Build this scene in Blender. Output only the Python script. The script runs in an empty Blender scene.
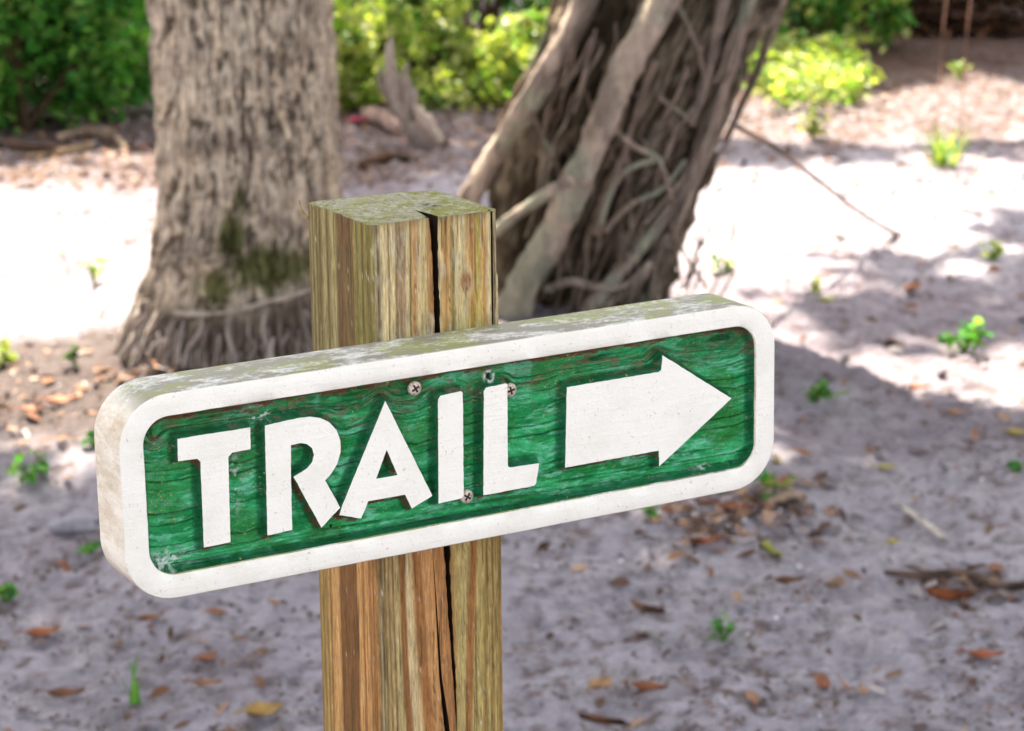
import bpy, bmesh, math, random
import numpy as np
from mathutils import Vector, Matrix
C = bpy.context.scene.collection
R = random.Random(7)
rng = np.random.default_rng(11)
# ------------------------------------------------------------------ camera geometry
F, PITCH, ROLL = 2585.06, 0.25417, -0.01002
CAMZ = 1.45
cp, sp = math.cos(PITCH), math.sin(PITCH)
cr, sr = math.cos(ROLL), math.sin(ROLL)
CR = Vector((cr, sr*sp, sr*cp)); CU = Vector((-sr, cr*sp, cr*cp)); CF = Vector((0, cp, -sp))
def ray(px, py): return CF + CR*((px-512)/F) + CU*((365.5-py)/F)
def at(px, py, Y):
    d = ray(px, py); return Vector((0, 0, CAMZ)) + d*(Y/d.y)
# ------------------------------------------------------------------ noise
_L = rng.random((256, 256))
def vn(x, y):
    x = np.asarray(x, float); y = np.asarray(y, float)
    xi = np.floor(x).astype(int); yi = np.floor(y).astype(int)
    fx = x-xi; fy = y-yi; fx = fx*fx*(3-2*fx); fy = fy*fy*(3-2*fy)
    a = _L[xi % 256, yi % 256]; b = _L[(xi+1) % 256, yi % 256]; c = _L[xi % 256, (yi+1) % 256]; d = _L[(xi+1) % 256, (yi+1) % 256]
    return (a*(1-fx)+b*fx)*(1-fy)+(c*(1-fx)+d*fx)*fy
def fbm(x, y, o=4, g=.5):
    s = 0; a = 1; t = 0
    for k in range(o):
        s = s+a*vn(x*2**k+17.3*k, y*2**k+5.1*k); t += a; a *= g
    return s/t
def sstep(a, b, x):
    t = np.clip((x-a)/(b-a), 0, 1); return t*t*(3-2*t)
def mixc(c0, c1, m): return c0*(1-m[..., None])+np.asarray(c1)*m[..., None]
def lin(r, g, b):
    f = lambda v: ((v/255+.055)/1.055)**2.4 if v > 10 else v/255/12.92
    return np.array((f(r), f(g), f(b)))
# ------------------------------------------------------------------ mesh helpers
def mesh(name, verts, faces, mat, parent=None, col=None, smooth=True, fmat=None, mats=None):
    me = bpy.data.meshes.new(name)
    verts = np.asarray(verts, np.float32).reshape(-1, 3)
    if isinstance(faces, np.ndarray) and faces.ndim == 2:
        n, k = faces.shape
        me.vertices.add(len(verts)); me.vertices.foreach_set('co', verts.ravel())
        me.loops.add(n*k); me.loops.foreach_set('vertex_index', faces.astype(np.int32).ravel())
        me.polygons.add(n); me.polygons.foreach_set('loop_start', np.arange(0, n*k, k, dtype=np.int32))
        me.polygons.foreach_set('loop_total', np.full(n, k, np.int32))
        me.update(calc_edges=True); me.validate()
    else:
        me.from_pydata([tuple(map(float, v)) for v in verts], [], [tuple(int(i) for i in f) for f in faces]); me.update()
    if col is not None:
        ca = me.color_attributes.new('Col', 'FLOAT_COLOR', 'POINT')
        c4 = np.ones((len(verts), 4), np.float32); c4[:, :3] = np.asarray(col).reshape(-1, 3)
        ca.data.foreach_set('color', c4.ravel())
    for m in (mats or [mat]): me.materials.append(m)
    if fmat is not None: me.polygons.foreach_set('material_index', np.asarray(fmat, np.int32))
    me.polygons.foreach_set('use_smooth', np.full(len(me.polygons), bool(smooth)))
    o = bpy.data.objects.new(name, me); C.objects.link(o)
    if parent: o.parent = parent
    return o
def grid_faces(nr, nc, wrap=False):
    r = np.arange(nr-1)[:, None]; c = np.arange(nc if wrap else nc-1)[None, :]
    c2 = (c+1) % nc
    return np.stack([r*nc+c, r*nc+c2, (r+1)*nc+c2, (r+1)*nc+c], -1).reshape(-1, 4)
def tag(o, label=None, cat=None, group=None, kind=None):
    for k, v in (('label', label), ('category', cat), ('group', group), ('kind', kind)):
        if v: o[k] = v
    return o
def empty(name, loc, label, cat, group=None, rz=0):
    o = bpy.data.objects.new(name, None); C.objects.link(o); o.location = loc; o.rotation_euler = (0, 0, rz); o.empty_display_size = .1
    return tag(o, label, cat, group)
class Acc:
    def __init__(s): s.v = []; s.f = []; s.c = []
    def add(s, v, f, c=None):
        n = len(s.v); s.v += [tuple(p) for p in v]; s.f += [tuple(i+n for i in q) for q in f]
        if c is not None: s.c += [tuple(c)]*len(v)
    def build(s, name, mat, parent=None, smooth=True):
        return mesh(name, s.v, s.f, mat, parent, s.c if s.c else None, smooth)
def tube(pts, rads, n=8, lump=0.0, seed=0, sub=4):
    """smooth tube through points, uneven surface"""
    P = [Vector(p) for p in pts]; rr = random.Random(seed)
    Q = []; S = []
    for i in range(len(P)-1):
        p0 = P[max(i-1, 0)]; p1 = P[i]; p2 = P[i+1]; p3 = P[min(i+2, len(P)-1)]
        for k in range(sub):
            t = k/sub
            Q.append(.5*((2*p1)+(p2-p0)*t+(2*p0-5*p1+4*p2-p3)*t*t+(-p0+3*p1-3*p2+p3)*t**3)); S.append(rads[i]*(1-t)+rads[i+1]*t)
    Q.append(P[-1]); S.append(rads[-1])
    v = []; up = Vector((0, 0, 1)); prev = None
    for i, q in enumerate(Q):
        d = (Q[min(i+1, len(Q)-1)]-Q[max(i-1, 0)]).normalized()
        a = d.cross(up if abs(d.z) < .9 else Vector((0, 1, 0))).normalized() if prev is None else (prev-d*prev.dot(d)).normalized()
        prev = a; b = d.cross(a)
        for k in range(n):
            th = 2*math.pi*k/n
            r = S[i]*(1+lump*(rr.random()-.5)*.6+lump*.7*math.sin(3*th+i*.35+seed)*.6)
            v.append(q+a*r*math.cos(th)+b*r*math.sin(th))
    m = len(Q); f = []
    for i in range(m-1):
        for k in range(n):
            f.append((i*n+k, i*n+(k+1) % n, (i+1)*n+(k+1) % n, (i+1)*n+k))
    f.append(tuple(range(n-1, -1, -1))); f.append(tuple((m-1)*n+k for k in range(n)))
    return v, f
# ------------------------------------------------------------------ materials
def nmat(name):
    m = bpy.data.materials.new(name); m.use_nodes = True; nt = m.node_tree
    b = nt.nodes['Principled BSDF']; return m, nt, b
def N(nt, t, **k):
    n = nt.nodes.new(t)
    for a, v in k.items():
        if a in n.inputs: n.inputs[a].default_value = v
        else: setattr(n, a, v)
    return n
def noise(nt, scale, detail=4, rough=.6, stretch=None, dist=0, co='Object'):
    tc = N(nt, 'ShaderNodeTexCoord'); n = N(nt, 'ShaderNodeTexNoise'); n.inputs['Scale'].default_value = scale
    n.inputs['Detail'].default_value = detail; n.inputs['Roughness'].default_value = rough; n.inputs['Distortion'].default_value = dist
    if stretch:
        mp = N(nt, 'ShaderNodeMapping'); mp.inputs['Scale'].default_value = stretch
        nt.links.new(tc.outputs[co], mp.inputs['Vector']); nt.links.new(mp.outputs[0], n.inputs['Vector'])
    else: nt.links.new(tc.outputs[co], n.inputs['Vector'])
    return n.outputs['Fac']
def ramp(nt, fac, stops):
    r = N(nt, 'ShaderNodeValToRGB'); e = r.color_ramp.elements
    while len(e) < len(stops): e.new(.5)
    for i, (p, c) in enumerate(stops):
        e[i].position = p; e[i].color = (*c, 1) if hasattr(c, '__len__') else (c, c, c, 1)
    nt.links.new(fac, r.inputs[0]); return r.outputs[0]
def mix(nt, fac, a, b, mode='MIX'):
    m = N(nt, 'ShaderNodeMix', data_type='RGBA', blend_type=mode)
    for s, v in ((0, fac), (6, a), (7, b)):
        if hasattr(v, 'is_linked') or hasattr(v, 'links'): nt.links.new(v, m.inputs[s])
        elif s == 0: m.inputs[0].default_value = v
        else: m.inputs[s].default_value = (*v, 1)
    return m.outputs[2]
def math_(nt, op, a, b=0.5):
    m = N(nt, 'ShaderNodeMath', operation=op)
    for s, v in ((0, a), (1, b)):
        if hasattr(v, 'links'): nt.links.new(v, m.inputs[s])
        else: m.inputs[s].default_value = v
    return m.outputs[0]
def bump(nt, b, h, strength=.5, dist=.01):
    n = N(nt, 'ShaderNodeBump'); n.inputs['Strength'].default_value = strength; n.inputs['Distance'].default_value = dist
    nt.links.new(h, n.inputs['Height']); nt.links.new(n.outputs[0], b.inputs['Normal'])
def attr(nt):
    a = N(nt, 'ShaderNodeAttribute', attribute_name='Col'); return a.outputs['Color']
def vary_mat(name, scale, stretch=None, lo=.75, hi=1.2, rough=.85, bstr=.5, bdist=.002, spec=.1, base=None, sc2=None):
    """vertex colour (or base) times a noise, with bump"""
    m, nt, b = nmat(name)
    n = noise(nt, scale, 5, .65, stretch)
    g = ramp(nt, n, [(.3, lo), (.7, hi)])
    c = mix(nt, 1.0, attr(nt) if base is None else base, g, 'MULTIPLY')
    if sc2:
        n2 = noise(nt, sc2[0], 4, .7, sc2[1]); c = mix(nt, 1.0, c, ramp(nt, n2, [(.32, sc2[2]), (.68, sc2[3])]), 'MULTIPLY')
        n = math_(nt, 'ADD', n, math_(nt, 'MULTIPLY', n2, .8))
    nt.links.new(c, b.inputs['Base Color']); b.inputs['Roughness'].default_value = rough; b.inputs['Specular IOR Level'].default_value = spec
    bump(nt, b, n, bstr, bdist); return m
def leaf_mat(name, trans=.45, rough=.45):
    m, nt, b = nmat(name)
    n = noise(nt, 9, 2)
    c = mix(nt, 1.0, attr(nt), ramp(nt, n, [(.3, .75), (.7, 1.25)]), 'MULTIPLY')
    nt.links.new(c, b.inputs['Base Color']); b.inputs['Roughness'].default_value = rough; b.inputs['Specular IOR Level'].default_value = .25
    t = N(nt, 'ShaderNodeBsdfTranslucent'); tc = mix(nt, 1.0, c, (1.25, 1.3, .6), 'MULTIPLY'); nt.links.new(tc, t.inputs['Color'])
    ms = N(nt, 'ShaderNodeMixShader'); ms.inputs[0].default_value = trans
    nt.links.new(b.outputs[0], ms.inputs[1]); nt.links.new(t.outputs[0], ms.inputs[2])
    nt.links.new(ms.outputs[0], nt.nodes['Material Output'].inputs[0]); return m
M_post = vary_mat('post_wood', 60, (9, 9, .45), .52, .90, .8, .8, .0012, .12, sc2=(1000, (1, 1, .10), .62, 1.28))
M_panel = vary_mat('green_painted_wood', 500, (.35, 1, 1), .60, 1.15, .6, .8, .0009, .12, sc2=(1400, (.5, 1, 1), .75, 1.25))
M_trunk = vary_mat('palm_bark', 40, (1.3, 1.3, .7), .52, 1.0, .95, .7, .01)
M_bark = vary_mat('dark_bark', 45, (1.5, 1.5, .35), .5, 1.1, .95, .8, .012)
M_root = vary_mat('pale_root_bark', 40, (1.3, 1.3, .3), .62, 1.45, .9, 1.0, .009, sc2=(220, None, .75, 1.2))
M_wood = vary_mat('dead_wood', 60, None, .5, 1.0, .9, .6, .004)
M_litter = vary_mat('dry_leaf', 60, None, .5, .95, .75, .3, .002)
M_leaf = leaf_mat('green_leaf')
M_canopy = leaf_mat('canopy_leaf', .3)
M_soil = vary_mat('sand', 45, None, .60, .92, .95, .8, .02, sc2=(170, None, .78, 1.18))

def white_mat(name, board):
    m, nt, b = nmat(name)
    f1 = noise(nt, 35, 5, .7); f2 = noise(nt, 420, 3, .7)
    c = mix(nt, ramp(nt, f1, [(.45, 0.), (.75, 1.)]), (.84, .84, .76), (.76, .755, .67))
    sp_ = ramp(nt, noise(nt, 420, 3, .6), [(.67, 0.), (.70, 1.)])
    c = mix(nt, math_(nt, 'MULTIPLY', sp_, .5), c, (.42, .30, .2))
    if board:
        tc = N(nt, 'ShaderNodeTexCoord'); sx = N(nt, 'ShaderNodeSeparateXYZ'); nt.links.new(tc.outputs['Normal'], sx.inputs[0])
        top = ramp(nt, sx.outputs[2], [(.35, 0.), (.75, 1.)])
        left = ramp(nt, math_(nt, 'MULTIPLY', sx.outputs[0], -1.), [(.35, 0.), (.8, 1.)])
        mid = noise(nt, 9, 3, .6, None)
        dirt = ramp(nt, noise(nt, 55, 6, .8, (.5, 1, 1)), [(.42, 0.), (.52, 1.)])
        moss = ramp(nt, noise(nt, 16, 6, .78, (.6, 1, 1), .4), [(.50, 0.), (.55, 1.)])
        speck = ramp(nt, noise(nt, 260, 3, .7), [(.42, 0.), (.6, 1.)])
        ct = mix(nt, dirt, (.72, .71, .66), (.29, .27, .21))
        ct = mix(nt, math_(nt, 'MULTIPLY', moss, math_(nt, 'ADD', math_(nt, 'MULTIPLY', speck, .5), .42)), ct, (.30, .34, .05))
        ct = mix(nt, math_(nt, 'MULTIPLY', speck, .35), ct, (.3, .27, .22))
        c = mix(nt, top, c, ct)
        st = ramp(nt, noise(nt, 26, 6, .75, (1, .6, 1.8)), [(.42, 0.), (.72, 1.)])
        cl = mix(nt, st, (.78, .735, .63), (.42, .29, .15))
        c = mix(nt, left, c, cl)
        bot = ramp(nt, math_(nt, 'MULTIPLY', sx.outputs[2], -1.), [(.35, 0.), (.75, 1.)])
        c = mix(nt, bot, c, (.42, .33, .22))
    nt.links.new(c, b.inputs['Base Color']); b.inputs['Roughness'].default_value = .55; b.inputs['Specular IOR Level'].default_value = .35
    h = math_(nt, 'ADD', math_(nt, 'MULTIPLY', noise(nt, 240, 5, .75, (.07, 1, 1)), 1.4), f2)
    bump(nt, b, h, .6, .0009); return m
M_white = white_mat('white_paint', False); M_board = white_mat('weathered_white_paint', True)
m_, nt_, b_ = nmat('screw_metal'); M_screw = m_
nn = noise(nt_, 500, 4, .7); nt_.links.new(ramp(nt_, nn, [(.4, (.62, .57, .5)), (.65, (.30, .19, .12))]), b_.inputs['Base Color'])
b_.inputs['Metallic'].default_value = .35; b_.inputs['Roughness'].default_value = .5
m_, nt_, b_ = nmat('dark_slot'); M_dark = m_; b_.inputs['Base Color'].default_value = (.02, .015, .01, 1); b_.inputs['Roughness'].default_value = .9

# ------------------------------------------------------------------ ground
PALM = at(243, 385, 5.41); PALMX, PALMY = PALM.x, 5.41
TREEX, TREEY = at(575, 330, 6.0).x, 6.0
def gh(x, y):
    x = np.asarray(x, float); y = np.asarray(y, float)
    h = .035*(fbm(x*.8+40, y*.8+9, 3)-.5)+.024*(fbm(x*5+3, y*5+7, 4, .6)-.5)
    h = h+.012*(np.abs(fbm(x*16, y*13+30, 3, .6)-.5)*2)
    h = h+.10*np.exp(-((x-PALMX)**2+(y-PALMY)**2)/.16)+.05*np.exp(-((x-PALMX-.1)**2+(y-PALMY+.2)**2)/.6)
    h = h+.06*np.exp(-((x-TREEX)**2+(y-TREEY)**2)/.25)
    return h
def G(px, py, it=6):
    d = ray(px, py); z = 0
    for _ in range(it):
        t = (z-CAMZ)/d.z; x = d.x*t; y = d.y*t; z = float(gh(x, y))
    return Vector((x, y, z))
def axis(c, n0, far, n1, pw=3.2):
    core = np.linspace(c[0], c[1], n0); t = np.linspace(0, 1, n1)[1:]**pw
    step = core[1]-core[0]
    lo = c[0]-step*np.arange(1, n1)-(far[0])*t; hi = c[1]+step*np.arange(1, n1)+(far[1])*t
    return np.concatenate([lo[::-1], core, hi])
gx = axis((-1.9, 2.0), 400, (70, 70), 40)
# y spacing grows with distance
ys = [3.1]
while ys[-1] < 14: ys.append(ys[-1]+.0075*(ys[-1]/3.5)**1.5)
gy = np.array(ys); t = np.linspace(0, 1, 30)[1:]
gy = np.concatenate([(3.1-.02*np.arange(1, 40)-50*np.linspace(0, 1, 40)[1:]**3)[::-1], gy, 14+.05*np.arange(1, 30)+90*t**3])
X, Y = np.meshgrid(gx, gy)
H = gh(X, Y)
pits = fbm(X*11+5, Y*9+11, 4, .62)      # hoof and foot marks, clods
H = H-.009*sstep(.50, .66, pits)+.010*(fbm(X*30+7, Y*24+3, 3, .6)-.5)-.008*sstep(.58, .7, fbm(X*24+77, Y*18+3, 3, .6))
sand = lin(190, 182, 192)
col = np.broadcast_to(sand, X.shape+(3,)).copy()
n1 = fbm(X*1.5+8, Y*1.2+2, 4); n2 = fbm(X*46+2, Y*28+6, 4, .6); n3 = fbm(X*7+60, Y*5+31, 4, .6)
col = mixc(col, lin(150, 137, 146), .75*sstep(.42, .68, n1))
col = mixc(col, lin(122, 102, 96), .8*sstep(.58, .66, n2)*(.45+.55*sstep(.4, .6, n3)))
col = mixc(col, lin(206, 198, 204), .4*sstep(.6, .75, fbm(X*9+90, Y*6+80, 3)))
# dark mulch on the mound by the palm and under the far shrubs
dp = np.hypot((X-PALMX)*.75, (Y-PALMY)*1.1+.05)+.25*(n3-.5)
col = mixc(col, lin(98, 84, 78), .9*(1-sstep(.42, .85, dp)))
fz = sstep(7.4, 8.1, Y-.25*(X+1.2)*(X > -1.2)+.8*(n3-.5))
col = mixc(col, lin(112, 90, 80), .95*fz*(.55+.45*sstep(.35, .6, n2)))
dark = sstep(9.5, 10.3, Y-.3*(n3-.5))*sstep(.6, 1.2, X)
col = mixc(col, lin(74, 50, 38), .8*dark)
V = np.stack([X, Y, H], -1).reshape(-1, 3)
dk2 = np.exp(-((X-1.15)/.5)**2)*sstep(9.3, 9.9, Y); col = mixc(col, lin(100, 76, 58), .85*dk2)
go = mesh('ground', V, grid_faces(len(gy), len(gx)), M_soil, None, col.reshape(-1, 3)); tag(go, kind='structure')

# ------------------------------------------------------------------ trail sign
TH = 0.50292; S = .089
PX, PY, PZ = -.08562, 1.52644, CAMZ-.30804
ct, st_ = math.cos(TH), math.sin(TH)
cx, cy = PX+S/2*ct-S/2*st_, PY+S/2*st_+S/2*ct
root = empty('trail_sign', (cx, cy, 0), 'carved green and white wooden sign with raised word and arrow, screwed to a square post', 'sign', rz=TH)
# post: rows of a perimeter with cracks
HT = PZ; z_vis = np.arange(0, .56, .0028); zrows = np.concatenate([HT-z_vis, np.linspace(HT-.56-.03, -.08, 12)])
mm = .001
def crack_u(z):  # depth below top -> centre, half width, depth
    d = (HT-z)/mm
    w0 = np.interp(d, [0, 60, 200, 290, 345, 1000], [2.1, 1.7, 1.7, 1.1, .1, .05]); u0 = np.interp(d, [0, 90, 225, 330, 1000], [44, 45.5, 49.5, 54.4, 56])
    u0 = u0+.9*(fbm(d/22., d*0+3, 3)-.5); w0 = w0*(.45+1.1*fbm(d/6., d*0+8, 4, .65))
    w1 = np.interp(d, [215, 235, 300, 330, 420, 1000], [.04, .25, .8, 1.5, 1.2, .2]); u1 = np.interp(d, [215, 300, 345, 1000], [39.5, 43.5, 48.5, 60])*1.
    u1 = np.minimum(u1, u0-2.5)
    w2 = np.interp(d, [0, 40, 90, 140, 1000], [.55, .6, .3, .05, .04]); u2 = 84.3+.5*(fbm(d/30., d*0+1, 2)-.5)
    return (u1, w1, 9), (u0, w0, 24), (u2, w2, 5)
rc = 4.5
rows = []; cols = []
def face_pts(n): return np.linspace(0, 1, n)
segs_n = [58, 74, 44, 10]
for z in zrows:
    cs = crack_u(np.array(z)); d = (HT-z)/mm
    ed = rc
    P = []  # list (x,y,face,u)
    # front face from left arris to right (y=0)
    xs = ed; 
    for (uc, w, dep), n in zip(cs, segs_n):
        uc = float(uc); w = float(w)
        seg = np.linspace(xs, uc-w, n)
        P += [(u, 0., 0, u) for u in seg]
        w *= 1.25; seg[-1] = uc-w
        P[-1] = (uc-w, 0., 0, uc-w)
        P += [(uc-w*.98, min(.25, w), 2, uc), (uc-w*.8, dep*.4, 2, uc), (uc, dep, 2, uc), (uc+w*.8, dep*.4, 2, uc), (uc+w*.98, min(.25, w), 2, uc)]
        xs = uc+w
    P += [(u, 0., 0, u) for u in np.linspace(xs, 89-1.2, 6)]
    P += [(89-.4, .3, 0, 88.6), (89, 1.2, 1, 1.2)]
    P += [(89., v, 1, v) for v in np.linspace(3, 86, 28)]
    P += [(88, 88.2, 1, 88)] + [(u, 89., 3, u) for u in np.linspace(86, 3, 28)] + [(.8, 88.4, 4, 88.4)]
    P += [(0., v, 4, v) for v in np.linspace(87, ed, 120)]
    for k in range(1, 8):
        a = math.pi/2*k/8; P.append((ed-ed*math.cos(a), ed-ed*math.sin(a), 4 if k < 5 else 0, ed-ed*math.sin(a) if k < 5 else ed-ed*math.cos(a)))
    rows.append(P)
A = np.array(rows)  # rows x n x 4
nr, nc = A.shape[:2]
ux, vy, fc, uu = A[..., 0], A[..., 1], A[..., 2], A[..., 3]
Z = np.broadcast_to(zrows[:, None], ux.shape); D = (HT-Z)/mm
# colour by bands
def bands(u, keys):
    k = np.array([q[0] for q in keys], float); cc = np.array([lin(*q[1]) for q in keys])
    return np.stack([np.interp(u, k, cc[:, i]) for i in range(3)], -1)
cream = (232, 214, 172); olive = (160, 150, 98); brn = (148, 106, 68); tan = (214, 176, 122); och = (196, 164, 98); gry = (176, 168, 144); dk = (92, 70, 42); yg = (190, 186, 96)
top_keys = [(0, (120, 110, 66)), (3, olive), (4.5, gry), (5.5, dk), (7, gry), (8.5, cream), (12, cream), (13, (122, 112, 72)), (14, cream), (17, (216, 198, 160)), (18, (140, 122, 90)), (20, (176, 152, 124)), (24, (170, 146, 122)), (25, cream), (27, (216, 200, 150)), (27.8, (70, 55, 30)), (28.5, tan), (31, (190, 146, 100)), (34, cream), (38, (216, 196, 146)), (40, tan), (41, (184, 134, 92)), (43, (150, 104, 68)), (47, cream), (50, tan), (52, (184, 142, 84)), (54.5, tan), (56, olive), (57, (112, 92, 48)), (58.5, cream), (64, (226, 212, 160)), (68, tan), (70, (180, 124, 74)), (73, (206, 176, 112)), (75, yg), (77, tan), (79, (190, 150, 88)), (82, cream), (85, gry), (89, cream)]
low_keys = [(0, (176, 134, 80)), (1.5, (130, 112, 80)), (2.5, gry), (3.3, (110, 96, 66)), (4.5, (190, 176, 126)), (5.5, (120, 96, 62)), (7, (200, 184, 130)), (8.2, (140, 112, 70)), (10, (204, 190, 140)), (11.5, (128, 84, 48)), (12.6, (206, 192, 140)), (15.5, (200, 186, 136)), (17, (150, 102, 60)), (20, (160, 108, 64)), (21.5, cream), (26, (226, 204, 156)), (28, (168, 114, 66)), (33, (178, 122, 74)), (35, (216, 166, 112)), (40, (212, 160, 106)), (43, (200, 146, 96)), (49, (190, 136, 88)), (52, (160, 108, 66)), (55, (196, 172, 112)), (60, (204, 194, 134)), (62, (200, 186, 126)), (64, (164, 112, 66)), (68, (170, 118, 70)), (70, (196, 182, 120)), (75, (190, 176, 112)), (77, (150, 116, 66)), (79, (190, 180, 120)), (82, (156, 124, 72)), (84, (192, 180, 118)), (87, (140, 104, 60)), (89, (190, 170, 110))]
sx2 = np.where((fc == 4) | (fc == 1), vy, ux)
wob = 1.9*(fbm(sx2/24+4+9*fc, D/70., 4, .6)-.5)
slant = np.interp(D, [200, 345, 600], [-4.5, 5, 12])*np.exp(-((uu-36)/19)**2)-np.interp(D, [200, 345, 600], [-4, 4.5, 8])*np.exp(-((uu-66)/9)**2)
fan = np.exp(-((uu-30)/18)**2)*0
c_top = bands(np.clip(uu+wob, 0, 89), top_keys); c_low = bands(np.clip(uu-slant+wob*.6, 0, 89), low_keys)
m = sstep(130, 200, D+10*(fbm(ux/6, D/60, 2)-.5))
c_front = c_top*(1-m[..., None])+c_low*m[..., None]
# knot
kd = np.hypot((uu-65.5)/3.3, (D-43)/6.5); kn = 1-sstep(.75, 1.15, kd+.25*(fbm(ux/2, D/3, 2)-.5))
ring = .5+.5*np.sin(kd*9)
c_front = mixc(c_front, lin(196, 150, 112), kn); c_front = mixc(c_front, lin(136, 84, 54), kn*ring*.7)
c_front = mixc(c_front, lin(236, 220, 176), .6*np.exp(-((kd-1.5)/.3)**2))
# gentle green tinge and pale lichen near the board
c_front = mixc(c_front, lin(150, 160, 60), .55*sstep(.5, .66, fbm(ux/7+3, D/60., 4))*np.exp(-((uu-72)/14)**2)*sstep(40, 85, D)*(1-m))
c_front = mixc(c_front, lin(206, 204, 186), .6*sstep(.60, .70, fbm(ux/3+3, D/9., 4, .6))*(1-m))
c_front = mixc(c_front, lin(232, 230, 222), .9*sstep(.58, .64, fbm(ux/2.2+33, D/4., 3, .6))*np.exp(-((D-80)/9)**2)*(uu < 50))
c_front = mixc(c_front, lin(140, 128, 84), (1-sstep(0, 5, D))*.6)
fr = 1-uu/89  # left face: 0 at arris.. from back
lw_u = (89-uu)
l_top = [(0, (150, 130, 108)), (3, (112, 100, 66)), (6, (158, 148, 108)), (8, (98, 86, 58)), (11, (164, 154, 112)), (13, (92, 80, 44)), (16, (152, 142, 102)), (18, (84, 66, 38)), (22, (164, 154, 112)), (26, (172, 162, 118)), (29, (104, 84, 48)), (33, (154, 144, 104)), (36, (170, 160, 116)), (40, (178, 168, 122)), (44, (98, 74, 52)), (52, (120, 88, 62)), (60, (104, 78, 56)), (66, (126, 94, 66)), (68, (158, 150, 88)), (72, (104, 98, 54)), (76, (160, 154, 92)), (79, (90, 74, 42)), (83, (150, 142, 82)), (86, (120, 112, 66)), (89, (130, 122, 74))]
l_low = [(0, (196, 160, 100)), (3, (150, 116, 64)), (6, (178, 156, 96)), (8, (140, 104, 58)), (11, (186, 162, 100)), (14, (150, 120, 68)), (17, (206, 168, 108)), (19, (140, 88, 48)), (21, (200, 156, 98)), (24, (216, 170, 112)), (30, (220, 172, 114)), (33, (200, 148, 90)), (34.5, (120, 80, 44)), (44, (134, 88, 50)), (55, (126, 82, 46)), (59, (118, 76, 42)), (61, (222, 172, 112)), (66, (222, 172, 112)), (69, (150, 90, 48)), (71, (214, 162, 102)), (76, (218, 168, 108)), (79, (150, 92, 50)), (81, (206, 152, 94)), (84, (150, 98, 54)), (86, (196, 146, 90)), (89, (176, 140, 84))]
sh = np.interp(D, [0, 345], [0, 0])
c_l = bands(np.clip(lw_u+wob*.7, 0, 89), l_top)*(1-m[..., None])+bands(np.clip(lw_u+wob*.7, 0, 89), l_low)*m[..., None]
c_l = mixc(c_l, lin(126, 120, 66), .35*sstep(.5, .7, fbm(vy/8+9, D/90., 3))*(1-m))
colr = np.where((fc == 0)[..., None], c_front, np.where((fc == 2)[..., None], lin(50, 36, 24), c_l))  # crack walls coloured dark in place of the shade inside
colr = np.where((fc == 1)[..., None] | (fc == 3)[..., None], c_l, colr)
# hairline checks
hair = sstep(.72, .80, vn(sx2*1.7+.5+50*fc, D/55+7*fc))*sstep(.45, .6, vn(sx2*.4, D/40))
colr = mixc(colr, lin(80, 58, 34), .75*hair*((fc == 0) | (fc == 4)))
pore = sstep(.86, .92, vn(sx2*1.3+9*fc, D/2.2+3))*sstep(.45, .6, vn(sx2*.2+4, D/15)); colr = mixc(colr, lin(96, 76, 48), .7*pore*((fc == 0) | (fc == 4)))
flk = sstep(.955, .98, vn(sx2*1.1+90, D/1.6+31)); colr = mixc(colr, lin(232, 230, 224), .8*flk*((fc == 0) | (fc == 4)))
blot = fbm(sx2/4+60+9*fc, D/14+5, 4, .65); colr = colr*(np.array([1.05, 1.0, .90])*m[..., None]+np.array([1.04, 1.02, .90])*(1-m[..., None])); colr = colr*(.92+.24*sstep(.35, .65, blot))[..., None]; colr = np.where((fc == 2)[..., None], colr, .82*colr+.18*np.array([.50, .36, .17])*.9)
# relief following the grain: hard latewood stands proud
lum = colr.mean(-1); rel = .5*(fbm(sx2*.9+31*fc, D/60, 3)-.5)+.35*hair
nx = np.where(fc == 4, 1., 0.); ny = np.where(fc == 0, 1., 0.)
edge = np.minimum(np.minimum(uu, 89-uu)/6, 1)
vx = ux+nx*rel*1.1*edge; vyy = vy+ny*rel*1.1*edge
# sliver chipped at the right edge near the top; worn top edge
chip = ((ux > 87.4) & (D < 40)).astype(float); vx = vx-1.1*chip
Zt = Z.copy(); 
topz = .8*(fbm(ux/5, vy/5, 3)-.5)*1.2
far_round = 2.5*np.clip((vy-60)/29, 0, 1)**2*np.clip(np.abs(ux-30)/60, .35, 1)
Zt[0] = Zt[0]+(topz[0]-far_round[0])*mm-.0006*((fc[0] == 0)|(fc[0] == 4))
Vp = np.stack([(vx-44.5)*mm, (vyy-44.5)*mm, Zt], -1).reshape(-1, 3)
Fp = grid_faces(nr, nc, True)[:, ::-1]
post = mesh('post', Vp, Fp[:, ::-1], M_post, root, colr.reshape(-1, 3))
# weathered end grain on top (own vertices, so the top edge stays crisp)
bm = bmesh.new()
tv = [bm.verts.new(Vp[i]) for i in range(nc)]
tf = bm.faces.new(tv); res = bmesh.ops.triangulate(bm, faces=[tf])
for _ in range(4):
    bmesh.ops.subdivide_edges(bm, edges=[e for e in bm.edges if e.calc_length() > .004 and not e.is_boundary], cuts=1)
    bmesh.ops.triangulate(bm, faces=[f for f in bm.faces if len(f.verts) > 3])
bm.normal_update()
if sum(f.normal.z for f in bm.faces) < 0: bmesh.ops.reverse_faces(bm, faces=bm.faces)
co = np.array([v.co[:] for v in bm.verts]); tcx, tcy = co[:, 0]/mm+44.5, co[:, 1]/mm+44.5
inn = np.minimum.reduce([tcx, tcy, 89-tcx, 89-tcy]); rd = np.hypot(tcx-58, tcy-36)+2.5*(fbm(tcx/9, tcy/9, 3)-.5)
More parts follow.
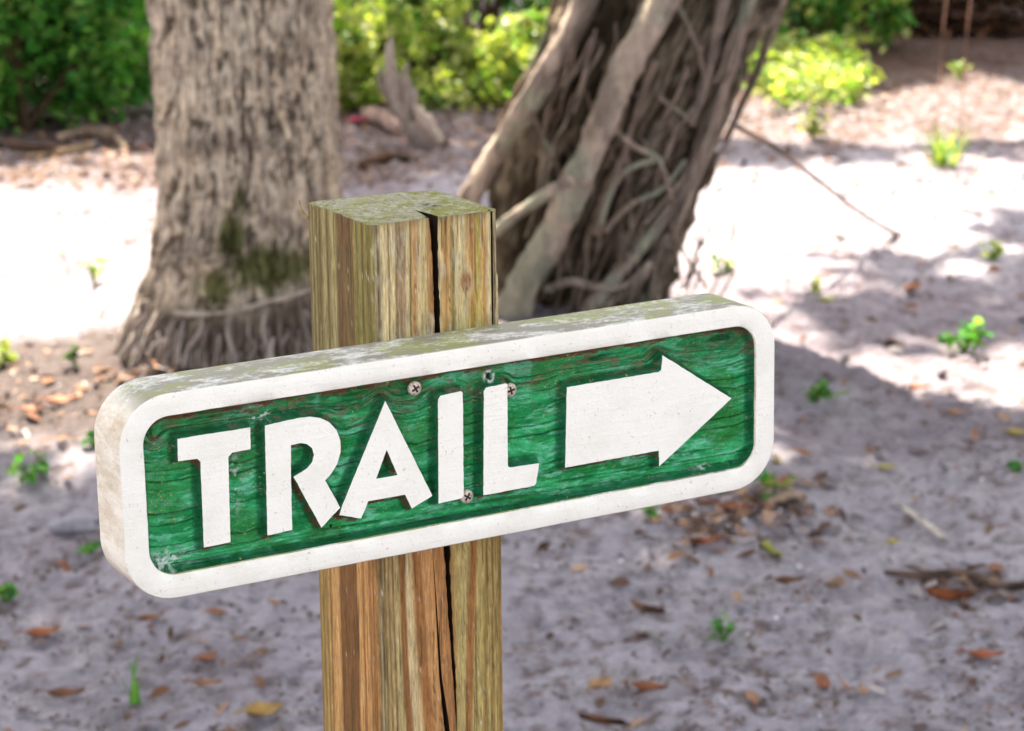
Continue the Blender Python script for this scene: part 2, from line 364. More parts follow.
dz = np.where(inn > 1.5, .5*np.sin(rd*1.5)*.5+1.4*(fbm(tcx/4, tcy/4, 3)-.5), 0)
for v, q in zip(bm.verts, dz): v.co.z += float(q)*mm
cc = np.broadcast_to(lin(196, 190, 156), (len(co), 3)).copy()
cc = mixc(cc, lin(172, 172, 96), sstep(.45, .6, fbm(tcx/10+3, tcy/10, 4)))
cc = mixc(cc, lin(216, 210, 188), .8*sstep(.52, .66, fbm(tcx/5+30, tcy/5, 4)))
cc = mixc(cc, lin(136, 124, 90), .4*sstep(.2, .9, np.sin(rd*1.5)))
cc = mixc(cc, lin(186, 182, 160), .7*(1-sstep(6, 13, rd))); cc = mixc(cc, lin(66, 60, 46), .9*sstep(.5, .7, fbm(tcx/2.5, tcy/2.5, 2))*(1-sstep(4, 12, rd)))
cc = mixc(cc, lin(160, 152, 112), .8*(1-sstep(0, 3, inn)))
me = bpy.data.meshes.new('post_top'); bm.to_mesh(me); bm.free()
ca = me.color_attributes.new('Col', 'FLOAT_COLOR', 'POINT'); c4 = np.ones((len(co), 4)); c4[:, :3] = cc; ca.data.foreach_set('color', c4.astype(np.float32).ravel())
me.materials.append(M_post); po = bpy.data.objects.new('post_top', me); C.objects.link(po); po.parent = root
tag(po, 'mossy weathered end grain on top of the post')
# splinter at the left top edge
v, f = tube([(-.0440, .0435, HT-.012), (-.0475, .046, HT-.006), (-.0485, .047, HT+.0005)], [.0009, .0008, .0003], 5)
mesh('splinter', v, f, M_post, root, [lin(196, 168, 116)]*len(v))

# --- board
W_, H_, T_ = 449.57, 124.19, 39.6; ROT = .00888; SU, SZ = -178.39, -74.91
def rrect(x0, y0, x1, y1, r, nc_=10, ns=60):
    pts = []
    for (cx_, cy_, a0, ax, ay, bx, by) in ((x1-r, y0+r, -90, x0+r, y0, x1-r, y0), (x1-r, y1-r, 0, x1, y0+r, x1, y1-r), (x0+r, y1-r, 90, x1-r, y1, x0+r, y1), (x0+r, y0+r, 180, x0, y1-r, x0, y0+r)):
        for k in range(ns): t = k/ns; pts.append((ax+(bx-ax)*t, ay+(by-ay)*t))
        for k in range(nc_): a = math.radians(a0+90*k/nc_); pts.append((cx_+r*math.cos(a), cy_+r*math.sin(a)))
    return np.array(pts)
def jit(p, amp, sc, off):
    n = 2*(fbm(p[:, 0]/sc+off, p[:, 1]/sc, 3)-.5); m_ = 2*(fbm(p[:, 0]/sc+off+50, p[:, 1]/sc, 3)-.5)
    return p+np.stack([n, m_], -1)*amp
IX0, IY0, IX1, IY1, IR = 15.3, 15.2, 434.3, 110., 16.
rings = []
for (ins, y, j) in ((0, 0, .15), (0, -T_+1.2, .12), (.35, -T_+.35, .15), (1.1, -T_, .2)):
    rings.append((jit(rrect(ins, ins, W_-ins, H_-ins, 31-ins), j, 14, 3), y))
rings.append((jit(rrect(8, 8, W_-8, H_-8, 23), 0, 9, 1), -T_))
rings.append((jit(rrect(IX0-.5, IY0-.5, IX1+.5, IY1+.5, IR+.5), .22, 7, 9), -T_))
rings.append((jit(rrect(IX0, IY0, IX1, IY1, IR), .22, 7, 9), -T_+.6))
rings.append((rrect(IX0, IY0, IX1, IY1, IR), -T_+17))
nR = len(rings[0][0])
bv = np.concatenate([np.stack([p[:, 0], np.full(nR, y), p[:, 1]], -1) for p, y in rings])*mm
bf = [tuple(q) for q in grid_faces(len(rings), nR, True)[:, ::-1]]
# close the back with the outer ring and the recess floor with the inner ring
bf.append(tuple(range(nR))); bf.append(tuple((len(rings)-1)*nR+k for k in range(nR-1, -1, -1)))
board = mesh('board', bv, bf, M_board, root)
bm = bmesh.new(); bm.from_mesh(board.data); bmesh.ops.recalc_face_normals(bm, faces=bm.faces); bm.to_mesh(board.data); bm.free()
for e in board.data.polygons: e.use_smooth = len(e.vertices) < 5
board.data.set_sharp_from_angle(angle=math.radians(50))
board.location = ((SU-44.5)*mm, -44.5*mm-.0003, HT+(SZ)*mm); board.rotation_euler = (0, -ROT, 0)
board.location.z = HT+(SZ-H_)*mm
LET = {
 'T': ([(35.9, 95.9), (81.0, 95.7), (80.7, 82.6), (69, 82.2), (66.6, 80), (65.4, 28.3), (48.7, 27.9), (49.2, 80), (47.4, 82.2), (35.6, 82.6)], None),
 'R': ([(90.4, 95.4), (112, 96.6), (119, 96.4), (126, 94.4), (131.5, 91), (136, 85.5), (138.4, 78.5), (138.2, 71.5), (135.4, 64), (131.6, 59.3), (127.4, 55.8), (136.7, 37.2), (123.9, 26.9), (107.2, 61.4), (112, 63.2), (116.5, 65.4), (119.6, 68.6), (120.9, 72.6), (119.9, 77), (116.5, 80.0), (112.5, 81.1), (106.3, 80.9), (105.5, 60), (104.9, 28.8), (89.0, 28.2), (89.6, 60)], None),
 'A': ([(168.6, 98.6), (198.4, 34.0), (184.2, 28.5), (179.9, 38.0), (155.2, 38.0), (150.2, 28.0), (135.9, 32.6), (138.0, 38.4)], [(168.5, 68.2), (160.9, 51.2), (175.2, 51.1)]),
 'I': ([(203.9, 94.2), (205.4, 96.1), (219.5, 97.0), (220.8, 96.0), (219.8, 30.4), (218.3, 29.2), (202.4, 28.4)], None),
 'L': ([(235.3, 94.6), (236.9, 96.6), (250.4, 97.3), (251.7, 96.4), (250.9, 44.4), (252.0, 43.3), (273.2, 42.6), (270.6, 29.9), (269.3, 28.6), (233.4, 28.4)], None),
 'arrow': ([(293.5, 88.5), (360.4, 88.6), (362.6, 89.6), (363.5, 99.1), (415.8, 63.0), (360.9, 26.2), (360.5, 36.8), (291.7, 36.7)], None)}
def densify(p, s=1.2):
    out = []
    for i in range(len(p)):
        a = np.array(p[i], float); b = np.array(p[(i+1) % len(p)], float); n = max(1, int(np.hypot(*(b-a))/s))
        for k in range(n): out.append(a+(b-a)*k/n)
    return np.array(out)
DEPW = T_*mm
for nm, (out_, hole) in LET.items():
    bm = bmesh.new()
    loops = [jit(densify(out_), .22, 3.0, 7)]
    if hole: loops.append(jit(densify(hole), .15, 3.0, 7))
    es = []; fronts = []
    for lp in loops:
        vs = [bm.verts.new((q[0]*mm, -DEPW, q[1]*mm)) for q in lp]; bk = [bm.verts.new((q[0]*mm, -DEPW+.0032, q[1]*mm)) for q in lp]
        for i in range(len(vs)):
            j = (i+1) % len(vs); es.append(bm.edges.new((vs[i], vs[j])))
            sf = bm.faces.new((vs[i], bk[i], bk[j], vs[j])); sf.material_index = 1
    r_ = bmesh.ops.triangle_fill(bm, edges=es, use_beauty=True, use_dissolve=False)
    bm.normal_update()
    for fce in bm.faces:
        if fce.material_index == 0 and fce.normal.y > 0: fce.normal_flip()
    me = bpy.data.meshes.new(nm); bm.to_mesh(me); bm.free()
    name = 'arrow' if nm == 'arrow' else 'letter'
    me.materials.append(M_white); me.materials.append(None)
    o = bpy.data.objects.new(name, me); C.objects.link(o); o.parent = board
    tag(o, 'raised white arrow pointing right' if nm == 'arrow' else 'raised white letter %s' % nm)
# green paint for letter sides, kept darker to stand for shade
m_, nt_, b_ = nmat('green_side_paint'); nt_.links.new(ramp(nt_, noise(nt_, 300, 4, .7), [(.35, (.012, .09, .05)), (.7, (.03, .2, .1))]), b_.inputs['Base Color']); b_.inputs['Roughness'].default_value = .6
for o in board.children:
    if o.name.split('.')[0] in ('letter', 'arrow'): o.data.materials[1] = m_
# carved panel as a relief
a = np.arange(13.5, 436.3, .5); b = np.arange(13.5, 112, .5); AA, BB = np.meshgrid(a, b)
def seg_dist(px, py, poly):
    d = np.full(px.shape, 1e9); ins = np.zeros(px.shape, bool)
    n = len(poly)
    for i in range(n):
        x0, y0 = poly[i]; x1, y1 = poly[(i+1) % n]
        dx, dy = x1-x0, y1-y0; t = np.clip(((px-x0)*dx+(py-y0)*dy)/(dx*dx+dy*dy), 0, 1)
        d = np.minimum(d, (px-x0-t*dx)**2+(py-y0-t*dy)**2)
        cond = ((y0 > py) != (y1 > py)) & (px < dx*(py-y0)/(dy if dy else 1e-9)+x0); ins ^= cond
    return np.sqrt(d), ins
ds = np.full(AA.shape, 1e9); dl_raw = ds.copy()
for nm, (o_, h_) in LET.items():
    d, i = seg_dist(AA, BB, o_)
    s = np.where(i, -d, d)
    if h_:
        d2, i2 = seg_dist(AA, BB, h_); s = np.where(i2, d2, np.maximum(s, -d2))
    ds = np.minimum(ds, s)
qx = np.abs(AA-(IX0+IX1)/2)-((IX1-IX0)/2-IR); qy = np.abs(BB-(IY0+IY1)/2)-((IY1-IY0)/2-IR)
sr_ = -(np.hypot(np.maximum(qx, 0), np.maximum(qy, 0))+np.minimum(np.maximum(qx, qy), 0)-IR)
dd = np.minimum(ds, sr_)
top_zone = sstep(74, 100, BB+8*(fbm(AA/30, BB/12, 2)-.5))  # weights denser, dirtier grain towards the top of the panel
dep = 1.2+8.6*sstep(-.2, 3.2, dd)*(.84+.3*sstep(3, 14, dd))
dep = dep-1.8*sstep(92, 108, BB)*sstep(1, 5, dd)     # shallower along the top
# growth rings cut by the relief
q = BB*1.0+dep*.9*(.4+.8*top_zone)+(5.5*top_zone+1.5)*sstep(-1, 11, dd+1.5*(fbm(AA/6, BB/6, 2)-.5))+1.8*(fbm(AA/80+3, BB/40, 3)-.5)*2+.018*AA+1.2*(fbm(AA/26, BB/9+9, 3)-.5)
def lines(q, per, wd): 
    fr = (q/per) % 1.0; return np.clip(1-np.abs(fr-.5)*2/wd, 0, 1)
idx = np.floor(q/6.4); str1 = vn(idx*7.7+3, AA/38.)
l1 = lines(q+.8*(fbm(AA/5, BB/3, 3)-.5), 6.4, .13+.16*vn(AA/25, BB/6))*sstep(.3, .6, str1)
idx2 = np.floor((q+1)/2.5); l2 = lines(q+1, 2.5, .45)*sstep(.3, .7, vn(idx2*3.1, AA/30.))
l3 = lines(q+.5, 3.3, .3)*sstep(.55, .8, vn(np.floor((q+.5)/3.3)*5.3, AA/22.))
band = np.clip(top_zone*(.35+.65*sstep(.4, .65, fbm(AA/45+8, q/4, 3))), 0, 1)*sstep(0, 2, dd)
lowband = (1-sstep(22, 30, BB))*.7
groove = np.clip(.9*l1+.8*l2*np.maximum(band, lowband)+.35*l3, 0, 1)
dep = dep+1.8*groove*sstep(0, 2, dd)+.5*(fbm(AA/2.2, BB/.9, 3, .6)-.5)
g0 = lin(62, 178, 112)
cg = np.broadcast_to(g0, AA.shape+(3,)).copy()
cg = mixc(cg, lin(34, 144, 80), sstep(.42, .62, fbm(AA/22+5, q/4, 4)))
cg = mixc(cg, lin(112, 200, 160), .85*sstep(.50, .66, fbm(AA/9+25, q/2.2, 4, .6)))
cg = mixc(cg, lin(50, 128, 52), .6*sstep(.5, .68, fbm(AA/26+55, BB/18, 3)))
cg = mixc(cg, lin(8, 74, 46), .8*(1-sstep(1.2, 4.5, dd+1.5*(fbm(AA/4, BB/4, 2)-.5))))  # darker green along the walls, painted in for recess shade
cg = mixc(cg, lin(34, 64, 28), .9*l1); cg = mixc(cg, lin(16, 26, 16), .97*l2*np.maximum(band, lowband*.8)); cg = mixc(cg, lin(22, 84, 50), .3*l3)
cg = mixc(cg, lin(34, 86, 48), .55*band)
brown = band*sstep(.54, .68, fbm(AA/9+70, q/1.4, 4, .65)); cg = mixc(cg, lin(112, 92, 70), .8*brown)
# dirt caught under the letters and in the top corners
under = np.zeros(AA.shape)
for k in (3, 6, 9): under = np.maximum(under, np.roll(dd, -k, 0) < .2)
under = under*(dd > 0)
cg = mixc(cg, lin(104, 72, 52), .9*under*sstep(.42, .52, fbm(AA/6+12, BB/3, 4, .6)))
cg = mixc(cg, lin(122, 104, 84), .75*sstep(.60, .68, fbm(AA/12+92, BB/3+5, 5, .65))*sstep(60, 105, BB))
fl = sstep(.88, .92, vn(AA/.8+3, BB/.7))*sstep(.5, .62, fbm(AA/14, BB/10+44, 3)); cg = mixc(cg, lin(196, 168, 120), .8*fl)
pale = sstep(.60, .66, fbm(AA/5+122, BB/2+5, 4, .65))*np.maximum(np.exp(-((AA-32)/9)**2-((BB-22)/5)**2), np.exp(-((AA-88)/12)**2-((BB-101)/4)**2)); cg = mixc(cg, lin(190, 206, 198), np.clip(pale*1.4, 0, 1))
pale = sstep(.52, .60, fbm(AA/3.4+12, BB/1.6+5, 4, .65))*np.maximum.reduce([np.exp(-((AA-74)/4)**2-((BB-62)/14)**2)*.9, np.exp(-((AA-26)/8)**2-((BB-21)/5)**2), np.exp(-((AA-398)/5)**2-((BB-18)/1.6)**2)*.8]); cg = mixc(cg, lin(200, 214, 206), np.clip(pale*1.3, 0, 1))
# old screw hole with a ring of pale filler
hx, hy = 242.0, 101.8; hd = np.hypot(AA-hx, BB-hy)
dep = np.where(hd < 7, dep*(sstep(3, 7, hd))+(1-sstep(3, 7, hd))*5.4, dep)
cg = mixc(cg, lin(206, 214, 208), (np.exp(-((hd-3.1)/1.0)**2)*sstep(.35, .5, fbm(AA/2, BB/2, 2)))); dep = dep+3.5*(1-sstep(1.6, 2.4, hd)); cg = mixc(cg, lin(20, 70, 44), 1-sstep(1.6, 2.2, hd))
hd = np.hypot(AA-134.6, BB-23.2); dep = dep+2*(1-sstep(.6, 1.1, hd)); cg = mixc(cg, lin(14, 20, 12), 1-sstep(.6, 1.2, hd))
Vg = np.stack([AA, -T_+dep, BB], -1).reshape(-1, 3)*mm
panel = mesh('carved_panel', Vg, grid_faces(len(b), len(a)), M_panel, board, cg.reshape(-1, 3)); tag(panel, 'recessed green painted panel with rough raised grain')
panel.data.flip_normals() if panel.data.polygons[5000].normal.y > 0 else None
# screws
for (sx, sy, sd) in ((189.6, 102.6, 1.0), (255.6, 91.4, 2.4), (223.4, 28.6, 1.6)):
    prof = [(4.4, 1.6), (4.4, .4), (3.8, -.2), (2.5, -.55), (0.6, -.65)]
    v = []; n = 28
    for r, y in prof:
        for k in range(n): th = 2*math.pi*k/n; v.append((r*math.cos(th)*mm, y*mm, r*math.sin(th)*mm))
    f = [tuple(q) for q in grid_faces(len(prof), n, True)]; f.append(tuple((len(prof)-1)*n+k for k in range(n)))
    o = mesh('screw', v, f, M_screw, board); o.location = (sx*mm, (-T_+sd+.8)*mm, sy*mm)
    s = Acc(); ang = R.uniform(0, 1.5)
    for q in (0, math.pi/2):
        L_, w_ = 2.6*mm, .6*mm; c1, s1 = math.cos(ang+q), math.sin(ang+q)
        pts = [(-L_, -w_), (L_, -w_), (L_, w_), (-L_, w_)]; yy = (-.78-.03*(q > 0))*mm
        vv = [(x*c1-z*s1, yy, x*s1+z*c1) for x, z in pts]+[(x*c1-z*s1, yy+.0005, x*s1+z*c1) for x, z in pts]
        s.add(vv, [(0, 1, 2, 3), (4, 7, 6, 5), (0, 4, 5, 1), (1, 5, 6, 2), (2, 6, 7, 3), (3, 7, 4, 0)])
    s.build('cross_slot', M_dark, o, False)

# ------------------------------------------------------------------ leaves
def leaf_cloud(pos, size, cols, up=.5, seed=1, fold=.25, long=1.0):
    """many small leaves; pos (n,3); returns verts, faces, colours"""
    r = np.random.default_rng(seed); n = len(pos)
    nrm = r.normal(size=(n, 3)); nrm[:, 2] = np.abs(nrm[:, 2])+up; nrm /= np.linalg.norm(nrm, axis=1)[:, None]
    d = r.normal(size=(n, 3)); d -= nrm*(d*nrm).sum(1)[:, None]; d /= np.linalg.norm(d, axis=1)[:, None]
    s = np.cross(nrm, d); sz = size*r.uniform(.6, 1.3, n)[:, None]
    L = sz*long; w = sz*.34
    p = [pos, pos+d*L*.3+s*w+nrm*w*fold, pos+d*L*.68+s*w*.8+nrm*w*fold, pos+d*L-nrm*L*.12, pos+d*L*.68-s*w*.8+nrm*w*fold, pos+d*L*.3-s*w+nrm*w*fold, pos+d*L*.5-nrm*w*.1]
    v = np.stack(p, 1).reshape(-1, 3)
    base = (np.arange(n)*7)[:, None]
    f = np.concatenate([base+np.array([[0, 1, 6, 5]]), base+np.array([[1, 2, 3, 6]]), base+np.array([[6, 3, 4, 5]])])
    c = cols[r.integers(0, len(cols), n)]*r.uniform(.75, 1.25, n)[:, None]
    return v, f, np.repeat(c, 7, 0)
def blob_pts(n, blobs, seed=1, shell=.5):
    r = np.random.default_rng(seed); out = []
    vol = np.array([b[3]*b[4]*b[5] for b in blobs])**.7; vol /= vol.sum()
    for bb, fr in zip(blobs, vol):
        k = int(n*fr)+1; d = r.normal(size=(k, 3)); d /= np.linalg.norm(d, axis=1)[:, None]
        rad = (shell+(1-shell)*r.random(k))[:, None]*np.where(r.random(k) < .75, 1, .6)[:, None]
        out.append(np.array(bb[:3])+d*rad*np.array(bb[3:6]))
    return np.concatenate(out)[:n+3]
GREEN = np.array([lin(72, 136, 52), lin(92, 150, 62), lin(52, 112, 44), lin(130, 172, 86)])*.95
YEL = np.array([lin(140, 166, 70), lin(176, 186, 92), lin(112, 152, 60), lin(196, 200, 130), lin(150, 160, 84)])*.8
DGREEN = np.array([lin(52, 84, 36), lin(66, 100, 42), lin(40, 70, 34)])
def shrub(label, x, y, w, h, n, size, cols, group, seed, stems=8, z0=0.0, cat='shrub'):
    z = float(gh(x, y)); rr = random.Random(seed)
    o = empty('shrub', (x, y, z-.02), label, cat, group)
    blobs = []; A_ = Acc()
    for k in range(stems):
        a = rr.uniform(0, 6.28); q = rr.uniform(.2, .75)*w; bx, by = q*math.cos(a), q*math.sin(a)*.8; bz = z0+h*rr.uniform(.12, .8)
        blobs.append((bx, by, bz, w*rr.uniform(.32, .5), w*rr.uniform(.32, .5), h*rr.uniform(.2, .38)))
        v, f = tube([(rr.uniform(-.05, .05), rr.uniform(-.05, .05), -.02), (bx*.5, by*.5, bz*.55), (bx, by, bz+h*.1)], [.014, .009, .004], 6, .2, seed+k); A_.add(v, f, lin(92, 76, 58))
        for j in range(5):
            t = rr.uniform(.4, 1); p0 = Vector((bx*t, by*t, bz*t)); p1 = p0+Vector((rr.uniform(-1, 1)*w*.35, rr.uniform(-1, 1)*w*.35, rr.uniform(.0, .3)*h))
            v, f = tube([p0, (p0+p1)/2+Vector((0, 0, .02)), p1], [.006, .004, .002], 5); A_.add(v, f, lin(92, 76, 58))
    P_ = blob_pts(int(n*.75), blobs, seed, .35); P_ = P_[P_[:, 2] > .02]
    v, f, c = leaf_cloud(P_, size, cols, .4, seed)
    mesh('foliage', v, f, M_leaf, o, c, False); A_.build('stem', M_wood, o)
    return o
def gp(px, py): p = G(px, py); return p.x, p.y
GL = 'shrubs along the far edge of the clearing'
i = 0
for (px, py, w, h, n, s, cset, lab) in [
    (20, 128, .42, .95, 5200, .045, GREEN, 'dense dark green shrub at the far left edge of the photo'),
    (105, 118, .36, .85, 4400, .045, GREEN, 'dense green shrub just left of the palm trunk'),
    (70, 88, .5, 1.2, 2600, .07, GREEN, 'taller green shrub behind the two dense shrubs left of the palm'),
    (-60, 110, .5, 1.2, 1800, .07, GREEN, 'green shrub cut by the left edge of the photo'),
    (352, 104, .24, .55, 1300, .045, YEL, 'sunlit yellow green shrub just right of the palm trunk'),
    (432, 96, .28, .42, 1300, .042, YEL, 'sunlit yellow green shrub right behind the broken grey stump'),
    (490, 100, .28, .38, 1400, .042, YEL, 'low sunlit yellow green shrub left of the leaning tree'),
    (535, 92, .22, .40, 1000, .05, YEL, 'small sunlit shrub half hidden by the leaning trunk'),
    (390, 40, .5, 1.0, 2200, .07, np.concatenate([GREEN, YEL]), 'mid green shrub far behind the broken grey stump'),
    (480, 45, .5, 1.2, 2600, .07, GREEN, 'tall dark green shrub far behind, between palm and leaning tree'),
    (560, 40, .45, 1.1, 1800, .07, GREEN, 'dark green shrub far behind, beside the top of the leaning trunk'),
    (800, 52, .32, .55, 620, .05, np.concatenate([GREEN*.8, GREEN, DGREEN, YEL*.8]), 'bright green shrub right of the leaning trunk'),
    (850, 48, .28, .55, 1700, .055, np.concatenate([GREEN, GREEN, YEL]), 'green shrub beside the dark shaded hollow, right of the leaning trunk'),
    (785, 25, .35, .9, 1600, .065, DGREEN, 'darker green shrub behind the bright ones right of the leaning trunk'),
    (870, 12, .4, .9, 1500, .065, DGREEN, 'dark shaded shrub at the top edge of the photo, left of the brown hollow'),
    ]:
    i += 1; x, y = gp(px, py); shrub(lab, x, y, w, h, n, s, cset, GL, 40+i)
# low weeds at the shrub feet, too many to count
P_ = []
for k in range(260):
    px = R.uniform(330, 560) if k < 150 else R.uniform(765, 850); py = R.uniform(60, 112) if k < 150 else R.uniform(60, 110)
    p = G(px, py)
    for j in range(9): P_.append((p.x+R.gauss(0, .04), p.y+R.gauss(0, .05), p.z+R.uniform(.01, .12)))
v, f, c = leaf_cloud(np.array(P_), .045, YEL, .8, 5); tag(mesh('ground_weeds', v, f, M_leaf, None, c, False), 'low yellow green weeds at the feet of the far shrubs', 'weeds', kind='stuff')

# ------------------------------------------------------------------ palm
palm = empty('palm_tree', (PALMX, PALMY, 0), 'upright palm with thick grey ringed trunk and fibrous root base, left of the sign post', 'palm tree')
def half_w(pxl, pxr, py): return (at(pxr, py, PALMY).x-at(pxl, py, PALMY).x)/2
prof = []
for (l, r_, py) in ((150, 331, 0), (152, 335, 60), (156, 338, 120), (159, 340, 180), (157, 343, 215), (152, 346, 250), (146, 352, 290), (137, 362, 325), (127, 372, 350), (112, 384, 375)):
    p = at((l+r_)/2, py, PALMY); prof.append((p.z, half_w(l, r_, py), p.x-PALMX))
prof = prof[::-1]; pz = [q[0] for q in prof]; pr = [q[1] for q in prof]; pc = [q[2] for q in prof]
zz = np.concatenate([np.arange(-.12, 1.15, .006), np.linspace(1.2, 6.4, 70)])
nth = 300; th = np.linspace(0, 2*math.pi, nth, endpoint=False)
ZZ, TT = np.meshgrid(zz, th, indexing='ij')
rad = np.interp(ZZ, pz+[2.5, 6.4], pr+[.17, .15]); off = np.interp(ZZ, pz+[2.5, 6.4], pc+[pc[-1]-.03, pc[-1]+.1])
u = TT*.19*2; cosn = np.cos(TT)*3; sinn = np.sin(TT)*3
n_ring = fbm(ZZ*26+.8*np.cos(TT*2), TT*1.1+3*np.sin(TT), 3); n_v = fbm(cosn*9+sinn*7+20, ZZ*24+sinn*2, 4, .6)
n_v2 = fbm(cosn*14+40, ZZ*11+sinn*12, 3, .6)
zroot = .245; isr = 1-sstep(zroot-.10, zroot+.03, ZZ+.03*np.sin(TT*3+1)+.03*(n_ring-.5))
ribs = np.abs(fbm(cosn*12+sinn*10+5, ZZ*2.5+3, 3)-.5)*2
disp = .016*(n_ring-.5)+.014*(n_v-.5)+.011*(n_v2-.5)
disp = disp*(1-isr)+isr*(.055*(ribs-.35)+.02*(n_v-.5)+.012)
pitm = sstep(.59, .66, n_v)*(1-isr); disp = disp-.016*pitm
RR = rad+disp
XX = off+RR*np.cos(TT); YY = RR*np.sin(TT)
cpalm = np.broadcast_to(lin(224, 205, 180), ZZ.shape+(3,)).copy()
cpalm = mixc(cpalm, lin(184, 168, 150), sstep(.4, .62, n_v2)); cpalm = mixc(cpalm, lin(226, 202, 172), .9*sstep(.50, .72, fbm(cosn*5+77, ZZ*14+sinn*4, 4, .6)))
cpalm = mixc(cpalm, lin(84, 70, 56), .85*pitm); cpalm = mixc(cpalm, lin(104, 88, 76), .5*sstep(.56, .7, n_ring))
cpalm = mixc(cpalm, lin(84, 70, 60), .75*sstep(.56, .68, fbm(cosn*7+17, ZZ*20+sinn*6, 4, .65))*(1-isr))
fine = fbm(cosn*22+11, ZZ*60+sinn*22, 3, .7); cpalm = mixc(cpalm, lin(104, 88, 74), .6*sstep(.56, .66, fine)); cpalm = mixc(cpalm, lin(226, 212, 194), .5*sstep(.36, .26, fine) if False else .5*(1-sstep(.30, .42, fine)))
fa = (TT/math.pi)  # front is TT = 1.5 pi
def spot(tc_, zc, tw, zw): return np.exp(-((fa-tc_)/tw)**2-((ZZ-zc)/zw)**2)
zs = lambda py: at(240, py, PALMY-.18).z
mz = np.maximum.reduce([spot(1.47, zs(235), .055, .055), spot(1.5, zs(205), .03, .05)*.7, spot(1.60, zs(268), .15, .05)*1.15, spot(1.43, zs(285), .09, .05)*.9, spot(1.8, zs(268), .12, .05)*.8])
mm_ = sstep(.22, .75, mz+1.1*(fbm(cosn*13+50, ZZ*40+sinn*12, 5, .7)-.5))
cpalm = mixc(cpalm, lin(84, 86, 42), .92*mm_); RRm = mm_; cpalm = mixc(cpalm, lin(48, 50, 28), .9*sstep(.6, .95, spot(1.47, zs(237), .04, .045)+.4*(n_v-.5)))
cpalm = mixc(cpalm, lin(122, 106, 94), .8*isr); cpalm = mixc(cpalm, lin(184, 170, 158), .8*isr*sstep(.35, .62, ribs)); cpalm = mixc(cpalm, lin(70, 56, 46), .8*isr*(1-sstep(.05, .28, ribs)))
cpalm = mixc(cpalm, lin(94, 80, 68), .5*np.exp(-((ZZ-zroot+.045+.02*np.sin(TT*3+1))/.022)**2)*(np.sin(TT) < .5))
cpalm = mixc(cpalm, lin(84, 68, 58), .8*(1-sstep(.05, .12, ZZ)))
V = np.stack([XX, YY, ZZ], -1).reshape(-1, 3)
tr = mesh('trunk', V, grid_faces(len(zz), nth, True), M_trunk, palm, cpalm.reshape(-1, 3))
# pale lip above the root skirt and root strands
lip = []
for k in range(15):
    t_ = math.pi*(1.30+.5*k/14); r0 = float(np.interp(zroot, pz, pr))+.022; lip.append((pc[5]*0+float(np.interp(zroot, pz, pc))+r0*math.cos(t_), r0*math.sin(t_), zroot-.02+.028*k/14-.012*math.sin(t_*3+1)))
v, f = tube(lip, [.002+.0045*abs(math.sin(math.pi*k/14*2.3+.4)) for k in range(15)], 7, .9, 4); mesh('root_lip', v, f, M_root, palm, [lin(190, 176, 160)]*len(v))
A_ = Acc(); rr = random.Random(5)
for k in range(420):
    t_ = rr.uniform(math.pi*.95, math.pi*2.05); z1 = rr.uniform(.05, .225); z2 = z1-rr.uniform(.05, .16)
    pts = []
    tt = t_
    for j in range(4):
        z_ = z1+(z2-z1)*j/3; r0 = float(np.interp(z_, pz, pr))+.008+.014*rr.random()+.004*j; tt += rr.gauss(0, .035); pts.append((float(np.interp(z_, pz, pc))+r0*math.cos(tt), r0*math.sin(tt), z_))
    g_ = rr.choice([(176, 162, 152), (196, 184, 172), (138, 122, 112), (110, 96, 86)])
    q_ = rr.uniform(.0018, .005); v, f = tube(pts, [q_, q_*1.1, q_, q_*.6], 6, .3, k, 3); A_.add(v, f, lin(*g_))
A_.build('root_fibres', M_root, palm)
# fronds
A_ = Acc(); fv, ff, fcx = [], [], []
for k in range(26):
    az = k*2.4; el = rr.uniform(-.4, 1.1); L_ = rr.uniform(1.7, 2.3)
    pts = [Vector((pc[-1]+.1, 0, 6.3))]; d = Vector((math.cos(az)*math.cos(el), math.sin(az)*math.cos(el), math.sin(el)))
    for j in range(8): pts.append(pts[-1]+d*L_/8); d = (d+Vector((0, 0, -.14))).normalized()
    v, f = tube(pts, [.022, .02, .018, .015, .012, .01, .008, .006, .004], 5, 0, 1, 1); A_.add(v, f, lin(120, 140, 60))
    for j in range(4, 34):
        t_ = j/33*8; i0 = min(int(t_), 7); p = pts[i0].lerp(pts[i0+1], t_-i0); dd_ = (pts[i0+1]-pts[i0]).normalized(); s_ = dd_.cross(Vector((0, 0, 1))).normalized()
        for sgn in (-1, 1):
            l_ = .55*math.sin(math.pi*(j/36)**.7+.15)+.1; e = (s_*sgn+dd_*.7+Vector((0, 0, -.25))).normalized()*l_; w_ = dd_*.022
            n0 = len(A_.v); A_.add([p-w_, p+w_, p+e*.6+w_*.8+Vector((0, 0, -.01)), p+e+Vector((0, 0, -.08*l_)), p+e*.6-w_*.8], [(0, 1, 2, 4), (4, 2, 3)], lin(70, 112, 46))
A_.build('crown', M_canopy, palm, False)

